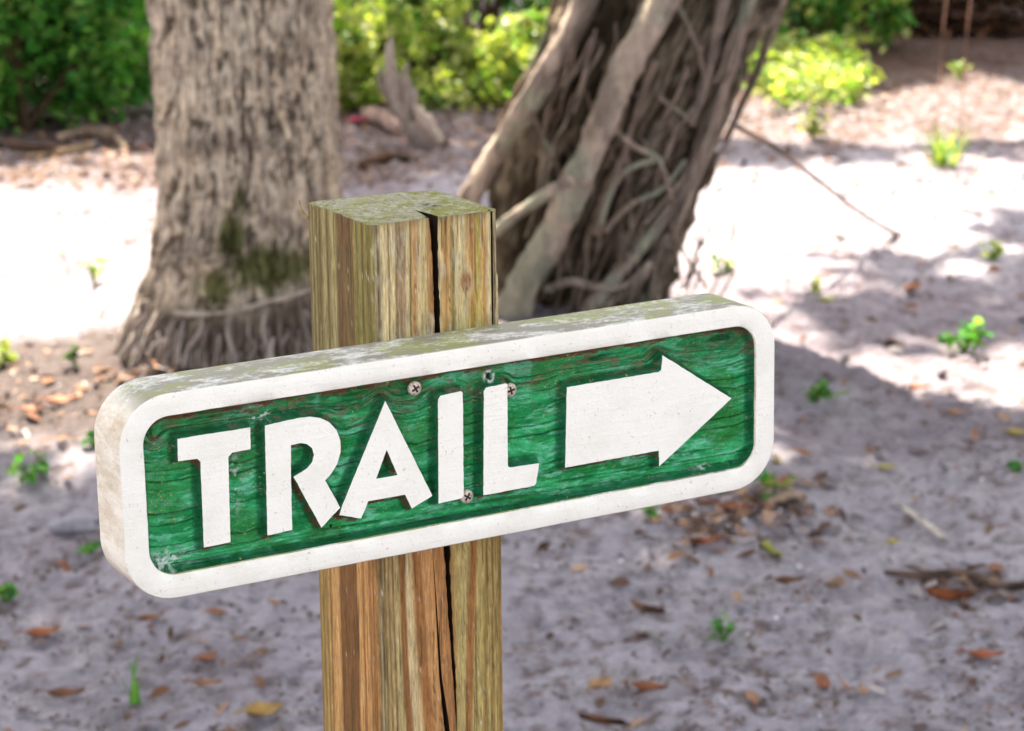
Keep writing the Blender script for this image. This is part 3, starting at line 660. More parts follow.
# ------------------------------------------------------------------ leaning tree with climbing roots
tree = empty('leaning_tree', (TREEX, TREEY, 0), 'dark leaning tree trunk wrapped in pale climbing roots, behind the right half of the sign', 'tree')
sec = [(-.25, 560, 430, 110), (0, 574, 330, 98), (.1, 580, 290, 96), (.3, 590, 200, 112), (.5, 626, 100, 118), (.8, 672, 0, 122)]
cen = []
for (_, px, py, hw) in sec:
    p = at(px, py, TREEY); q = at(px+hw, py, TREEY); cen.append((p.x-TREEX, p.z, q.x-p.x))
cz = [c_[1] for c_ in cen]; cx_ = [c_[0] for c_ in cen]; crd = [c_[2] for c_ in cen]
zz = np.concatenate([np.arange(-.1, 1.0, .007), np.linspace(1.05, 5.2, 60)]); nth = 260; th = np.linspace(0, 2*math.pi, nth, endpoint=False)
ZZ, TT = np.meshgrid(zz, th, indexing='ij')
lean = (cx_[-1]-cx_[-2])/(cz[-1]-cz[-2])
def tcx_(z): return np.interp(z, cz+[5.2], cx_+[cx_[-1]+(5.2-cz[-1])*lean*.55])
def trd(z): return np.interp(z, cz+[1.6, 5.2], crd+[.2, .13])
cosn = np.cos(TT)*3; sinn = np.sin(TT)*3
fl_ = np.abs(fbm(cosn*2.2+sinn*1.5+3, ZZ*1.3+9, 3)-.5)*2
g1 = np.abs(fbm(cosn*6+sinn*5, ZZ*4+2, 4, .6)-.5)*2
RR = trd(ZZ)*(.88+.2*fl_)+.06*(g1-.4)+.03*(fbm(cosn*14, ZZ*10+sinn*12, 3)-.5)
ctr = np.broadcast_to(lin(156, 142, 124), ZZ.shape+(3,)).copy()
ctr = mixc(ctr, lin(184, 166, 144), .9*sstep(.25, .5, g1)); ctr = mixc(ctr, lin(52, 42, 32), .9*(1-sstep(.08, .25, g1)))
ctr = mixc(ctr, lin(76, 76, 52), .5*sstep(.5, .65, fbm(cosn*3, ZZ*5+30, 3)))
dl_ = np.exp(-((TT/math.pi-1.28)/.16)**2)*sstep(.42, .58, fbm(cosn*2+9, ZZ*3+4, 3)+.12); ctr = mixc(ctr, lin(62, 54, 40), .85*dl_); RR = RR-.03*dl_  # dark mossy bark, also painted in for shade between the roots
g2 = np.abs(fbm(cosn*13+sinn*11, ZZ*9+20, 3, .65)-.5)*2; RR = RR+.03*(g2-.4); ctr = mixc(ctr, lin(60, 48, 36), .8*(1-sstep(.08, .3, g2))); ctr = mixc(ctr, lin(196, 180, 158), .6*sstep(.5, .8, g2))
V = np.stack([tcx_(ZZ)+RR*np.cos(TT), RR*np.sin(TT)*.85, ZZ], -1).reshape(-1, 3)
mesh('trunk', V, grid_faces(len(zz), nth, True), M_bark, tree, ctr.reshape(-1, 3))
def on_tree(px, py, lift):
    p = at(px, py, TREEY); r0 = float(trd(p.z)); dx = (p.x-TREEX-float(tcx_(p.z)))
    yo = -.85*math.sqrt(max(r0*r0*.85-dx*dx, 0)); Yq = TREEY+yo*.95-lift
    p = at(px, py, Yq); return (p.x-TREEX, p.y-TREEY, p.z)
strands = [  # px path, radii px, lift, colour
 ([(610, -70), (592, -20), (570, 35), (545, 80), (515, 125), (490, 165), (468, 205), (450, 245), (440, 300)], [14, 14, 13, 14, 14, 13, 12, 12, 13], .02, (178, 160, 146)),
 ([(690, -70), (668, -15), (648, 30), (622, 75), (604, 115), (590, 155), (572, 195), (548, 240), (528, 280), (512, 320), (498, 370)], [17, 17, 16, 15, 15, 14, 16, 16, 17, 20, 22], .07, (184, 166, 150)),
 ([(574, 178), (552, 190), (528, 206), (505, 224), (480, 246)], [8, 8, 7, 7, 8], .09, (188, 172, 158)),
 ([(772, -60), (752, -10), (738, 40), (722, 90), (706, 135), (688, 175), (668, 210), (640, 248), (608, 285), (580, 320)], [10, 10, 9, 9, 8, 8, 9, 9, 9, 10], .04, (150, 134, 122)),
 ([(800, -50), (784, 0), (768, 40), (756, 75), (742, 105), (726, 140)], [6, 6, 6, 5, 5, 4], .0, (150, 132, 118)),
 ([(722, 95), (712, 140), (698, 170), (680, 215), (662, 250), (632, 285), (600, 310)], [7, 7, 7, 8, 7, 8, 8], .03, (160, 144, 130)),
 ([(738, -40), (722, 10), (710, 60), (700, 100), (690, 125)], [8, 7, 7, 6, 5], .05, (146, 130, 118)),
 ([(655, 60), (640, 100), (628, 140), (618, 170), (604, 200), (596, 235)], [6, 5, 5, 5, 5, 6], .05, (142, 124, 110)),
 ([(612, 128), (634, 146), (655, 156), (664, 172), (672, 200)], [4, 4, 4, 3, 3], .06, (164, 146, 132)),
 ([(660, 158), (630, 168), (612, 190), (600, 225)], [4, 4, 4, 4], .06, (150, 134, 120)),
 ([(545, 290), (570, 281), (600, 288), (625, 285), (650, 262)], [5, 6, 6, 5, 5], .05, (172, 156, 142)),
 ([(604, 232), (630, 205), (660, 190), (685, 160)], [4, 4, 4, 3], .05, (146, 130, 116)),
 ([(675, 0), (690, 30), (700, 55), (704, 80)], [3, 3, 3, 2], .05, (150, 134, 120)),
 ([(690, 120), (668, 104), (650, 90), (632, 96)], [3, 3, 3, 2], .05, (140, 124, 110)),
 ([(600, 40), (580, 62), (562, 84), (548, 110), (545, 130)], [4, 4, 3, 3, 3], .02, (120, 104, 92)),
 ([(528, 100), (540, 130), (556, 160), (560, 182)], [3, 3, 3, 3], .02, (130, 114, 100)),
 ([(560, 215), (548, 190), (554, 160), (575, 130)], [5, 5, 5, 4], .0, (120, 106, 92)),
 ([(470, 190), (500, 130), (516, 96), (536, 60), (552, 20), (560, -30)], [7, 6, 6, 6, 6, 6], -.06, (110, 92, 78)),
 ([(690, 215), (672, 250), (650, 290), (630, 330)], [8, 9, 9, 10], .0, (140, 124, 110)),
 ([(740, 60), (716, 118), (700, 170), (690, 210)], [9, 9, 8, 8], -.02, (96, 82, 70)),
]
pxm = TREEY/cp/F*1.0
for k, (path, rp, lift, c_) in enumerate(strands):
    pts = [on_tree(x, y, lift) for x, y in path]
    v, f = tube(pts, [q*pxm*(.9 if max(rp) > 11 else .72) for q in rp], 12, .42, 30+k, 6)
    cc_ = np.array([lin(*c_)]*len(v)); va = np.array([tuple(p) for p in v]); nn_ = fbm(va[:, 0]*30+k, va[:, 2]*12, 3)
    cc_ = mixc(cc_, lin(*[q*.7 for q in c_]), .8*sstep(.5, .65, nn_)); cc_ = mixc(cc_, lin(146, 158, 136), .5*sstep(.62, .7, fbm(va[:, 0]*12+k+9, va[:, 2]*9, 3)))
    mesh('climbing_root', v, f, M_root, tree, cc_)
# thin hair roots
A_ = Acc(); rr = random.Random(8)
for k in range(120):
    x = rr.uniform(540, 740); y = rr.uniform(0, 280); pth = [(x, y)]; dx = rr.gauss(-6.5, 2) if rr.random() < .8 else rr.uniform(-14, 10)
    for j in range(4): pth.append((pth[-1][0]+dx+rr.gauss(0, 1.6), pth[-1][1]+rr.uniform(12, 22)))
    v, f = tube([on_tree(a_, b_2, .03+.03*rr.random()) for a_, b_2 in pth], [rr.uniform(.0015, .0045)]*5, 5, .2, k, 3); A_.add(v, f, lin(*rr.choice([(150, 134, 120), (120, 104, 90), (96, 82, 70)])))
A_.build('hair_roots', M_root, tree)

# crowns out of view, added and placed to shade the clearing ------------------------------------------------------------------
SUN_EL, SUN_AZ = math.radians(56), math.radians(-12)     # azimuth from +Y towards +X
sdir = Vector((math.cos(SUN_EL)*math.sin(SUN_AZ), math.cos(SUN_EL)*math.cos(SUN_AZ), math.sin(SUN_EL)))
def crown(parent, blobs, n, size, seed, cols=DGREEN, origin=(0, 0, 0), start=None):
    P_ = blob_pts(n, blobs, seed, .2); P_ = P_-np.array(origin)
    v, f, c = leaf_cloud(P_, size, cols, .9, seed); mesh('crown', v, f, M_canopy, parent, c, False)
    if start:
        A_ = Acc(); rr = random.Random(seed)
        for b_ in blobs:
            e = Vector(b_[:3])-Vector(origin); s_ = Vector(start); mid = s_.lerp(e, .5)+Vector((rr.uniform(-.2, .2), rr.uniform(-.2, .2), .25))
            v, f = tube([s_, mid, e], [.09, .055, .02], 7, .15, seed); A_.add(v, f, lin(96, 82, 68))
        A_.build('limb', M_bark, parent)
def canopy_blobs(x0, x1, y0, y1, z0, z1, n, seed, r=1.0):
    rr = random.Random(seed); out = []
    for k in range(n): out.append((rr.uniform(x0, x1), rr.uniform(y0, y1), rr.uniform(z0, z1), r*rr.uniform(.7, 1.1), r*rr.uniform(.7, 1.1), .55*r))
    return out
def shade_tree(x, y, h, blobs, n, size, seed, label, r0=.16, group='unseen trees added to shade the clearing', cols=DGREEN):
    o = empty('tree', (x, y, 0), label, 'tree', group); rr = random.Random(seed)
    pts = [(0, 0, -.1), (.03, 0, h*.3), (-.05+rr.uniform(-.2, .2), rr.uniform(-.2, .2), h*.65), (rr.uniform(-.2, .2), rr.uniform(-.2, .2), h)]
    v, f = tube(pts, [r0*1.35, r0, r0*.8, r0*.5], 14, .12, seed, 8); mesh('trunk', v, f, M_bark, o, [lin(110, 96, 82)]*len(v))
    crown(o, blobs, n, size, seed, cols, (x, y, 0), pts[-1]); return o
# shade map: ground shadow of point (x,y,z) = (x,y)-(sdir.xy)*z/sdir.z ; place blobs from wanted shadow spots
k_ = Vector((sdir.x, sdir.y))/sdir.z
def shade_blobs(spots, z):
    out = []
    for (gx_, gy_, r) in spots:
        zq = z+R.uniform(-.4, .4); out.append((gx_+k_.x*zq, gy_+k_.y*zq, zq, r, r, .45))
    return out
sp1 = [(1.15, 4.75, .5), (.75, 4.6, .5), (1.45, 4.9, .4), (1.0, 4.3, .6)]+[(x+R.uniform(-.2, .2), y+R.uniform(-.15, .15), .95) for x in np.arange(-.2, 2.6, .75) for y in np.arange(-.8, 4.5, .8)]
sp2 = [(x+R.uniform(-.2, .2), y+R.uniform(-.15, .15), .95) for x in np.arange(-3.4, -.2, .75) for y in np.arange(-.8, 4.6, .8)]
crown(tree, shade_blobs(sp1, 5.8), 18000, .17, 3, DGREEN, (TREEX, TREEY, 0), (float(tcx_(5.0)), 0, 5.0))
shade_tree(-3.2, 6.6, 4.8, shade_blobs(sp2, 5.8), 15000, .17, 4, 'unseen broad leafy tree off to the left, added to shade the foreground')
sp3 = [(x, y, .9) for x in np.arange(3.0, 5.5, .8) for y in np.arange(-.5, 5.2, .9)]
shade_tree(4.3, 7.4, 4.6, shade_blobs(sp3, 5.6), 5500, .2, 5, 'unseen leafy tree off to the right, added to shade that side')
# dapples further back
def back_shade_tree(spots, x, y, z, n, seed, label, sz=.2): shade_tree(x, y, z-.8, shade_blobs(spots, z), n, sz, seed, label, .14)
back_shade_tree([(-2.7, 8.6, .8), (-1.9, 8.7, .7), (-2.4, 9.6, .8), (-1.5, 9.4, .6), (-1.35, 8.7, .35), (-3.2, 9.4, .8)], -4.4, 14.2, 6.5, 800, 6, 'unseen tall tree at the back left, added to shade the shrubs there')
back_shade_tree([(1.9, 11.2, .8), (2.7, 11.0, .9), (1.5, 12.0, .7), (2.4, 12.2, .9), (3.3, 11.6, .8), (1.75, 10.5, .45), (2.3, 10.1, .5), (1.1, 10.9, .4), (.95, 10.2, .3), (1.3, 10.0, .25)], 3.6, 17., 7., 5400, 7, 'unseen tall tree at the back right, added to shade that corner')
back_shade_tree([(.15, 12.3, .7), (-.6, 12.6, .8), (.7, 13.0, .7), (-1.3, 12.4, .7)], .4, 18.4, 7.2, 3000, 8, 'unseen tall tree straight behind the clearing, added for its shade')
back_shade_tree([(-.35, 7.55, .32), (-.7, 7.7, .2), (.0, 7.5, .2), (-.5, 8.3, .3), (-.05, 8.2, .3), (.3, 7.9, .25), (-.3, 8.9, .25)], -1.1, 15.5, 6.8, 800, 9, 'unseen slim tree behind the clearing, thin crown laid out to dapple the ground')
def strip(cx__, cy__, w, n, seed):   # thin leafy sprays that cast the bands across the sand
    rr = random.Random(seed); return [(cx__+rr.uniform(-w, w), cy__+rr.gauss(0, .05), rr.uniform(.1, .2)) for _ in range(n)]
sps = strip(1.1, 8.25, .5, 5, 4)+strip(1.35, 6.95, .3, 4, 2)+strip(1.25, 6.45, .3, 5, 3)+strip(1.1, 5.95, .32, 6, 9)
o = back_shade_tree(sps, 2.9, 12.8, 6.2, 720, 10, 'unseen slim tree right of the clearing, open crown laid out to cast shadow bands', .13)

# ------------------------------------------------------------------ dead wood
def bits(name, label, cat, path, rads, colr_, group=None, n=8, lump=.35, seed=1, lift=.01, mat=None, Y=None):
    pts = []
    for q in path:
        if len(q) == 2: p = G(*q); pts.append(Vector((p.x, p.y, p.z+lift)))
        else: pts.append(at(q[0], q[1], q[2]))
    o0 = pts[0].copy(); v, f = tube([p-o0 for p in pts], rads, n, lump, seed, 4)
    cc_ = np.array([lin(*colr_)]*len(v)); va = np.array([tuple(p) for p in v]); cc_ = mixc(cc_, lin(*[c*.62 for c in colr_]), sstep(.45, .6, fbm(va[:, 0]*40+seed, va[:, 2]*30+va[:, 1]*30, 3)))
    o = mesh(name, v, f, mat or M_wood, None, cc_); o.location = o0; tag(o, label, cat, group); return o
sx_, sy_ = gp(420, 142)
stump = empty('tree_stump', (sx_, sy_, float(gh(sx_, sy_))), 'broken grey stump with a slanting jagged top in front of the yellow green shrubs', 'stump')
def rel(px, py, Yq): p = at(px, py, Yq); return (p.x-sx_, p.y-sy_, p.z-float(gh(sx_, sy_)))
v, f = tube([rel(436, 150, sy_), rel(418, 126, sy_), rel(401, 104, sy_), rel(393, 80, sy_), rel(390, 52, sy_), rel(391, 38, sy_)], [.045, .042, .032, .022, .013, .003], 10, .9, 3, 5); mesh('trunk', v, f, M_wood, stump, [lin(186, 170, 160)]*len(v))
v, f = tube([rel(440, 146, sy_-.03), rel(424, 122, sy_-.05), rel(412, 102, sy_-.03)], [.02, .025, .006], 8, .4, 5, 4); mesh('jagged_splinter', v, f, M_wood, stump, [lin(196, 176, 160)]*len(v))
v, f = tube([rel(408, 118, sy_-.02), rel(409, 96, sy_-.02), rel(404, 78, sy_-.02), rel(408, 62, sy_-.02)], [.03, .022, .014, .003], 8, .8, 9, 4); mesh('jagged_splinter', v, f, M_wood, stump, [lin(168, 152, 142)]*len(v))
v, f = tube([rel(398, 112, sy_), rel(385, 88, sy_), rel(378, 66, sy_)], [.025, .018, .004], 8, .4, 6, 4); mesh('jagged_splinter', v, f, M_wood, stump, [lin(150, 134, 124)]*len(v))
GF = 'fallen branches on the ground'
bits('fallen_branch', 'pale curved fallen branch under the dense shrub left of the palm', 'branch', [(60, 142), (85, 133), (110, 137), (128, 150)], [.01, .024, .02, .008], (200, 172, 148), GF, seed=2, lump=.8)
bits('fallen_branch', 'straight tan fallen branch at the left, nearer than the curved one', 'branch', [(28, 160), (55, 157), (92, 148)], [.009, .018, .010], (186, 156, 124), GF, seed=3, lump=.8)
bits('fallen_branch', 'dark fallen branch at the left edge under the shrubs', 'branch', [(-20, 142), (15, 150), (60, 152)], [.018, .02, .01], (98, 78, 66), GF, seed=4)
bits('fallen_branch', 'brown fallen branch on the litter between palm and leaning tree', 'branch', [(360, 168), (385, 160), (410, 162)], [.012, .018, .01], (110, 84, 66), GF, seed=5)
bits('fallen_branch', 'reddish slab of bark lying left of the broken stump', 'bark', [(365, 118), (380, 122), (398, 134)], [.02, .035, .02], (176, 146, 134), GF, seed=6)
bits('twig', 'short pale stick on shaded sand right of the sign', 'twig', [(897, 508), (920, 525), (945, 546)], [.004, .0065, .005], (206, 196, 186), 'twigs on the sand', seed=7)
bits('twig', 'small white stick lying left of the two leaved sprout', 'twig', [(641, 634), (652, 641), (664, 649)], [.003, .005, .003], (216, 208, 202), 'twigs on the sand', seed=8)
bits('twig', 'dark brown twig at the bottom edge right of the post', 'twig', [(580, 722), (600, 726), (624, 729)], [.004, .006, .004], (96, 66, 46), 'twigs on the sand', seed=9)
bits('twig', 'bent brown twig on sand below the middle of the sign', 'twig', [(632, 606), (642, 613), (664, 617)], [.004, .006, .005], (120, 92, 72), 'twigs on the sand', seed=10)
bits('bark_strip', 'long dark strip of bark at the right edge of the photo', 'bark', [(884, 578), (925, 582), (965, 580), (1000, 592), (1040, 588)], [.003, .008, .009, .008, .005], (124, 102, 90), None, seed=11)
bits('bark_strip', 'short rusty strip of bark just below the long dark one', 'bark', [(928, 596), (950, 601), (972, 600)], [.006, .01, .006], (140, 82, 54), None, seed=12)
bits('bark_strip', 'pale strip of bark on the litter right of the sign corner', 'bark', [(768, 507), (786, 503), (806, 502)], [.006, .011, .006], (186, 160, 138), None, seed=13)
bits('bark_strip', 'tan stick in the shade right of the sign edge', 'bark', [(770, 486), (790, 497), (806, 512)], [.004, .008, .006], (156, 132, 116), None, seed=14)
p0 = G(935, 246)
bits('bare_branch', 'thin bare branch arching down from the leaning tree to the sunlit sand', 'branch', [(735, 125, 6.1), (775, 148, 6.3), (815, 178, 6.5), (850, 205, 6.7), (885, 228, 6.9), (925, 245, 7.0)], [.0065, .0065, .006, .005, .005, .003], (140, 120, 108), None, 6, .2, 15)
bits('bare_branch', 'thin low twig beside the leaning tree crossing the sand', 'branch', [(735, 190, 6.1), (790, 214, 6.2), (862, 246, 6.4)], [.003, .003, .002], (190, 172, 160), None, 6, .2, 16)
yb = G(948, 168).y
for (xa, lab) in ((938, 'thin brown hanging stem ending in a grass tuft, left one of two'), (962, 'thin brown hanging stem, right one of two')):
    bits('hanging_stem', lab, 'stem', [(xa+16, -60, yb), (xa+6, 20, yb), (xa+1, 90, yb), (xa-2, 160, yb)], [.0022, .0022, .002, .0015], (196, 150, 124), 'thin hanging stems', 5, .2, 17)
# curled grey husk with a dark hollow
c0 = G(75, 533); A_ = Acc(); n = 20; v = []; f = []
for i_ in range(9):
    x = (i_/8-.5)*.085; rr_ = .017*(1-.35*abs(i_/8-.5)*2)
    for j in range(n):
        a_ = math.radians(-30+300*j/(n-1)); v.append((x+.006*math.sin(a_*2), rr_*math.cos(a_)*1.1, rr_+rr_*math.sin(a_)))
for i_ in range(8):
    for j in range(n-1): f.append((i_*n+j, i_*n+j+1, (i_+1)*n+j+1, (i_+1)*n+j))
o = mesh('curled_husk', v, f, M_litter, None, [lin(170, 166, 172)]*len(v)); o.location = c0; o.rotation_euler = (0, 0, .15)
sm = o.modifiers.new('t', 'SOLIDIFY'); sm.thickness = .002
tag(o, 'curled grey husk with a dark hollow, left of the sign', 'husk')

# ------------------------------------------------------------------ fallen leaves that stand out
def leaf_obj(px, py, L, w, c, label, rz, curl=.35, group='fallen leaves', tilt=0):
    p = G(px, py); v = []; f = []; nL, nW = 9, 5
    for i_ in range(nL):
        t_ = i_/(nL-1); ww = w*math.sin(math.pi*min(max(t_*.96+.02, 0), 1))**.8
        for j in range(nW):
            s_ = j/(nW-1)*2-1
            v.append(((t_-.5)*L, s_*ww/2, .004+curl*L*.5*(2*t_-1)**2+abs(s_)*ww*.25+L*.03*math.sin(t_*9+j)))
    for i_ in range(nL-1):
        for j in range(nW-1): f.append((i_*nW+j, (i_+1)*nW+j, (i_+1)*nW+j+1, i_*nW+j+1))
    v += [(-.5*L, 0, .004+curl*L*.5), (-.5*L-.25*L, .01*L, .004+curl*L*.3), (-.5*L-.25*L, .01*L+.002, .006+curl*L*.3), (-.5*L, .002, .007+curl*L*.5)]; k = len(v); f.append((k-4, k-3, k-2, k-1))
    o = mesh('fallen_leaf', v, f, M_litter, None, [lin(*[q*.78+108*.22 for q in c])]*len(v)); o.location = p; o.rotation_euler = (tilt, 0, rz)
    s = o.modifiers.new('t', 'SOLIDIFY'); s.thickness = .0008
    tag(o, label, 'leaf', group); return o
for q in [
    (767, 553, .062, .034, (206, 204, 88), 'bright yellow green leaf standing on edge on the sand below the sign corner', 2.0, .2, 'fallen leaves', .9),
    (773, 461, .05, .034, (206, 180, 110), 'pale tan leaf touching the right edge of the sign', 1.6, .2, 'fallen leaves', .8),
    (886, 471, .042, .022, (200, 186, 84), 'yellow leaf on shaded sand, right of the sign at mid height', .2),
    (893, 545, .024, .018, (206, 190, 60), 'tiny yellow leaf below the pale stick', .5),
    (788, 585, .055, .026, (110, 62, 36), 'dark brown curled leaf right of the bright yellow green leaf', .1),
    (648, 692, .06, .03, (160, 92, 56), 'rust brown leaf near the bottom, below the small white stick', -.3),
    (600, 690, .05, .034, (200, 150, 104), 'light tan leaf near the bottom, right of the post', 1.0),
    (42, 638, .06, .03, (186, 104, 58), 'orange brown leaf on sand at the lower left', .3),
    (263, 717, .06, .045, (206, 160, 84), 'ochre yellow leaf at the bottom, left of the post', .4),
    (65, 699, .06, .03, (130, 82, 54), 'brown crumpled leaf at the lower left corner', .1),
    (207, 662, .04, .022, (176, 108, 72), 'small orange brown leaf left of the post, upper of two', .9),
    (206, 688, .05, .022, (176, 124, 92), 'small dull brown leaf left of the post, lower of two', 0),
    (984, 660, .06, .028, (190, 106, 72), 'orange leaf at the lower right', -.1),
    (818, 686, .045, .03, (184, 108, 72), 'orange leaf standing on sand at the bottom right of centre', 1.3, .3, 'fallen leaves', .6),
    (1016, 436, .05, .026, (206, 176, 60), 'golden leaf at the right edge of the photo', 0),
    (955, 416, .05, .026, (196, 140, 108), 'pinkish tan leaf in the shade left of the golden leaf', .2),
    (918, 391, .05, .03, (190, 112, 70), 'orange leaf in front of the bushy seedling', .1),
    (60, 402, .07, .035, (196, 118, 84), 'orange brown leaf on dark soil left of the sign top', .3),
    (32, 412, .06, .03, (180, 112, 80), 'dull orange leaf on dark soil near the left edge', .1),
    (358, 123, .07, .05, (200, 40, 84), 'crimson pink petal like leaf right of the palm trunk', .4),
    (828, 303, .05, .03, (206, 200, 90), 'pale yellow leaf on sunlit sand above the sign end', .5),
    (912, 292, .09, .04, (150, 88, 58), 'rust brown leaf in a shadow band on the sunlit sand', 1.2),
    (150, 622, .05, .022, (150, 96, 66), 'thin brown leaf on sand under the sign left end', .4),
    (705, 545, .07, .03, (156, 84, 52), 'rusty leaf among the litter left of the bright yellow green leaf', .2),
    (735, 512, .08, .03, (168, 92, 62), 'reddish leaf just under the sign right end', -.3)]:
    leaf_obj(*q)
# litter: small broken leaves and crumbs, too many to count
def litter(name, label, pts, cols, smin, smax, seed):
    r = np.random.default_rng(seed); n = len(pts); P_ = np.array(pts)
    s = r.uniform(smin, smax, n); a_ = r.uniform(0, 6.28, n); asp = r.uniform(.25, .6, n)
    d = np.stack([np.cos(a_), np.sin(a_), r.normal(0, .25, n)], -1)*s[:, None]; e = np.stack([-np.sin(a_), np.cos(a_), r.normal(0, .35, n)], -1)*(s*asp)[:, None]
    up_ = np.array([0, 0, 1.])
    z = (gh(P_[:, 0], P_[:, 1])+.003); B = np.stack([P_[:, 0], P_[:, 1], z], -1)
    lift = (s*r.uniform(.05, .5, n))[:, None]*up_
    v = np.stack([B-d, B-d*.2+e+lift, B+d*.5+e*.8+lift, B+d+lift*.4, B+d*.4-e*.7+lift*.3, B-d*.3-e*.9+lift*.3], 1).reshape(-1, 3)
    b0 = (np.arange(n)*6)[:, None]; f = np.concatenate([b0+np.array([[0, 1, 4, 5]]), b0+np.array([[1, 2, 3, 4]])])
    c = cols[r.integers(0, len(cols), n)]*r.uniform(.7, 1.2, n)[:, None]
    o = mesh(name, v, f, M_litter, None, np.repeat(c, 6, 0), False); tag(o, label, 'litter', kind='stuff')
def pxpts(n, x0, x1, y0, y1, rr, dens=None):
    out = []
    while len(out) < n:
        x, y = rr.uniform(x0, x1), rr.uniform(y0, y1)
        if dens and rr.random() > dens(x, y): continue
        p = G(x, y, 3); out.append((p.x, p.y))
    return out
rr = random.Random(21)
brc = np.array([lin(160, 122, 98), lin(134, 106, 88), lin(104, 80, 66), lin(190, 154, 128), lin(88, 68, 58), lin(176, 166, 164), lin(150, 106, 82)])
pt = pxpts(2800, -60, 1080, 80, 195, rr, lambda x, y: 1 if y < 190 and x < 560 else .35)
pt += pxpts(260, 600, 860, 470, 560, rr, lambda x, y: math.exp(-((x-740)/70)**2-((y-515)/28)**2))
pt += pxpts(70, 850, 1060, 540, 625, rr, lambda x, y: math.exp(-((x-970)/70)**2-((y-590)/16)**2))
pt += pxpts(500, -60, 1080, 195, 480, rr); pt += pxpts(240, -60, 1080, 440, 760, rr)
pt += pxpts(240, -60, 320, 350, 450, rr)
litter('leaf_litter', 'brown and reddish broken leaves scattered over the sand', pt, brc, .006, .022, 1)
pt = pxpts(4400, -60, 1080, 420, 760, rr, lambda x, y: float(sstep(.45, .62, fbm(x/60., y/35., 3)))+.12)
pt += pxpts(900, -60, 1080, 190, 420, rr)
litter('soil_crumbs', 'dark crumbs and chips of bark on the sand', pt, np.array([lin(124, 106, 98), lin(150, 128, 118), lin(100, 84, 78)]), .002, .008, 2)
pt = pxpts(90, -60, 1080, 380, 760, rr, lambda x, y: .3+.7*(x > 500))
litter('shell_chips', 'small white shell chips on the sand', pt, np.array([lin(236, 234, 240)]), .003, .009, 3)

# ------------------------------------------------------------------ sprouts
def sprout(px, py, w, h, n, size, cols, label, seed, grass=False, group='small green sprouts on the sand'):
    p = G(px, py); o = empty('seedling' if not grass else 'grass_tuft', p, label, 'grass' if grass else 'seedling', group); rr = random.Random(seed)
    if grass:
        A_ = Acc()
        for k in range(n):
            a_ = rr.uniform(0, 6.28); L_ = h*rr.uniform(.6, 1.2); b0 = Vector((rr.gauss(0, w*.25), rr.gauss(0, w*.25), -.005)); d = Vector((math.cos(a_)*w, math.sin(a_)*w, L_)); s_ = Vector((-math.sin(a_), math.cos(a_), 0))*.003
            A_.add([b0-s_, b0+s_, b0+d*.55+s_*.8+Vector((0, 0, L_*.12)), b0+d*.55-s_*.8+Vector((0, 0, L_*.12)), b0+d], [(0, 1, 2, 3), (3, 2, 4)], cols[rr.randrange(len(cols))])
        A_.build('blades', M_leaf, o, False); return o
    A_ = Acc(); P_ = []
    for k in range(max(3, n//6)):
        a_ = rr.uniform(0, 6.28); tip = Vector((math.cos(a_)*w*rr.uniform(.2, 1), math.sin(a_)*w*rr.uniform(.2, 1), h*rr.uniform(.5, 1)))
        v, f = tube([(0, 0, -.01), tip*.5+Vector((0, 0, h*.1)), tip], [.003, .002, .001], 5, 0, 1, 3); A_.add(v, f, lin(96, 120, 60))
        for j in range(6):
            t_ = rr.uniform(.35, 1); P_.append(tip*t_+Vector((rr.gauss(0, size*.3), rr.gauss(0, size*.3), rr.gauss(0, size*.2))))
    v, f, c = leaf_cloud(np.array([tuple(q) for q in P_[:max(n, 6)]]), size, cols, .8, seed); mesh('leaves', v, f, M_leaf, o, c, False); A_.build('stem', M_wood, o)
    return o
for q in [
    (965, 352, .055, .07, 70, .028, GREEN, 'bushy green seedling at the right, largest on the sand', 1),
    (812, 400, .05, .045, 34, .026, GREEN, 'low green seedling just right of the sign upper corner', 2),
    (722, 640, .03, .035, 14, .024, GREEN, 'small two headed green seedling below the sign, lower right of the post', 3),
    (775, 500, .018, .085, 12, .034, np.concatenate([GREEN, YEL]), 'upright light green seedling touching the sign lower right corner', 4),
    (32, 478, .055, .035, 30, .028, GREEN, 'low green seedling left of the sign', 5),
    (90, 552, .02, .02, 9, .024, GREEN, 'tiny green seedling under the left end of the sign', 6),
    (92, 448, .01, .04, 8, .026, GREEN, 'small green seedling touching the sign left end', 7),
    (94, 283, .03, .05, 10, .03, YEL, 'tiny yellow green seedling on sunlit sand left of the palm', 8),
    (76, 366, .012, .05, 10, .024, DGREEN, 'dark little seedling at the shadow edge left of the palm', 9),
    (2, 366, .03, .06, 18, .03, YEL, 'yellow green seedling at the left edge on sunlit sand', 10),
    (812, 138, .05, .12, 34, .04, YEL, 'yellow green seedling on sunlit sand right of the leaning tree', 12),
    (725, 270, .035, .03, 12, .03, YEL, 'small yellow green seedling above the sign right end', 13),
    (810, 294, .03, .03, 12, .026, YEL, 'tiny yellow green seedling on the sunlit sand right of the sign top', 14),
    (992, 258, .03, .05, 14, .03, YEL, 'small yellow green seedling near the right edge on sunlit sand', 15),
    (655, 294, .04, .05, 16, .03, YEL, 'yellow green seedling at the foot of the leaning tree', 16),
    (965, 78, .06, .06, 22, .035, YEL, 'green seedling far back in front of the dark hollow', 17),
    (3, 598, .02, .03, 10, .026, GREEN, 'small green seedling cut by the left edge near the bottom', 18),
    (1019, 470, .02, .02, 8, .024, GREEN, 'small green seedling cut by the right edge', 19),
    (650, 515, .03, .02, 10, .024, GREEN, 'tiny green seedling peeping under the sign lower edge', 20)]:
    sprout(*q)
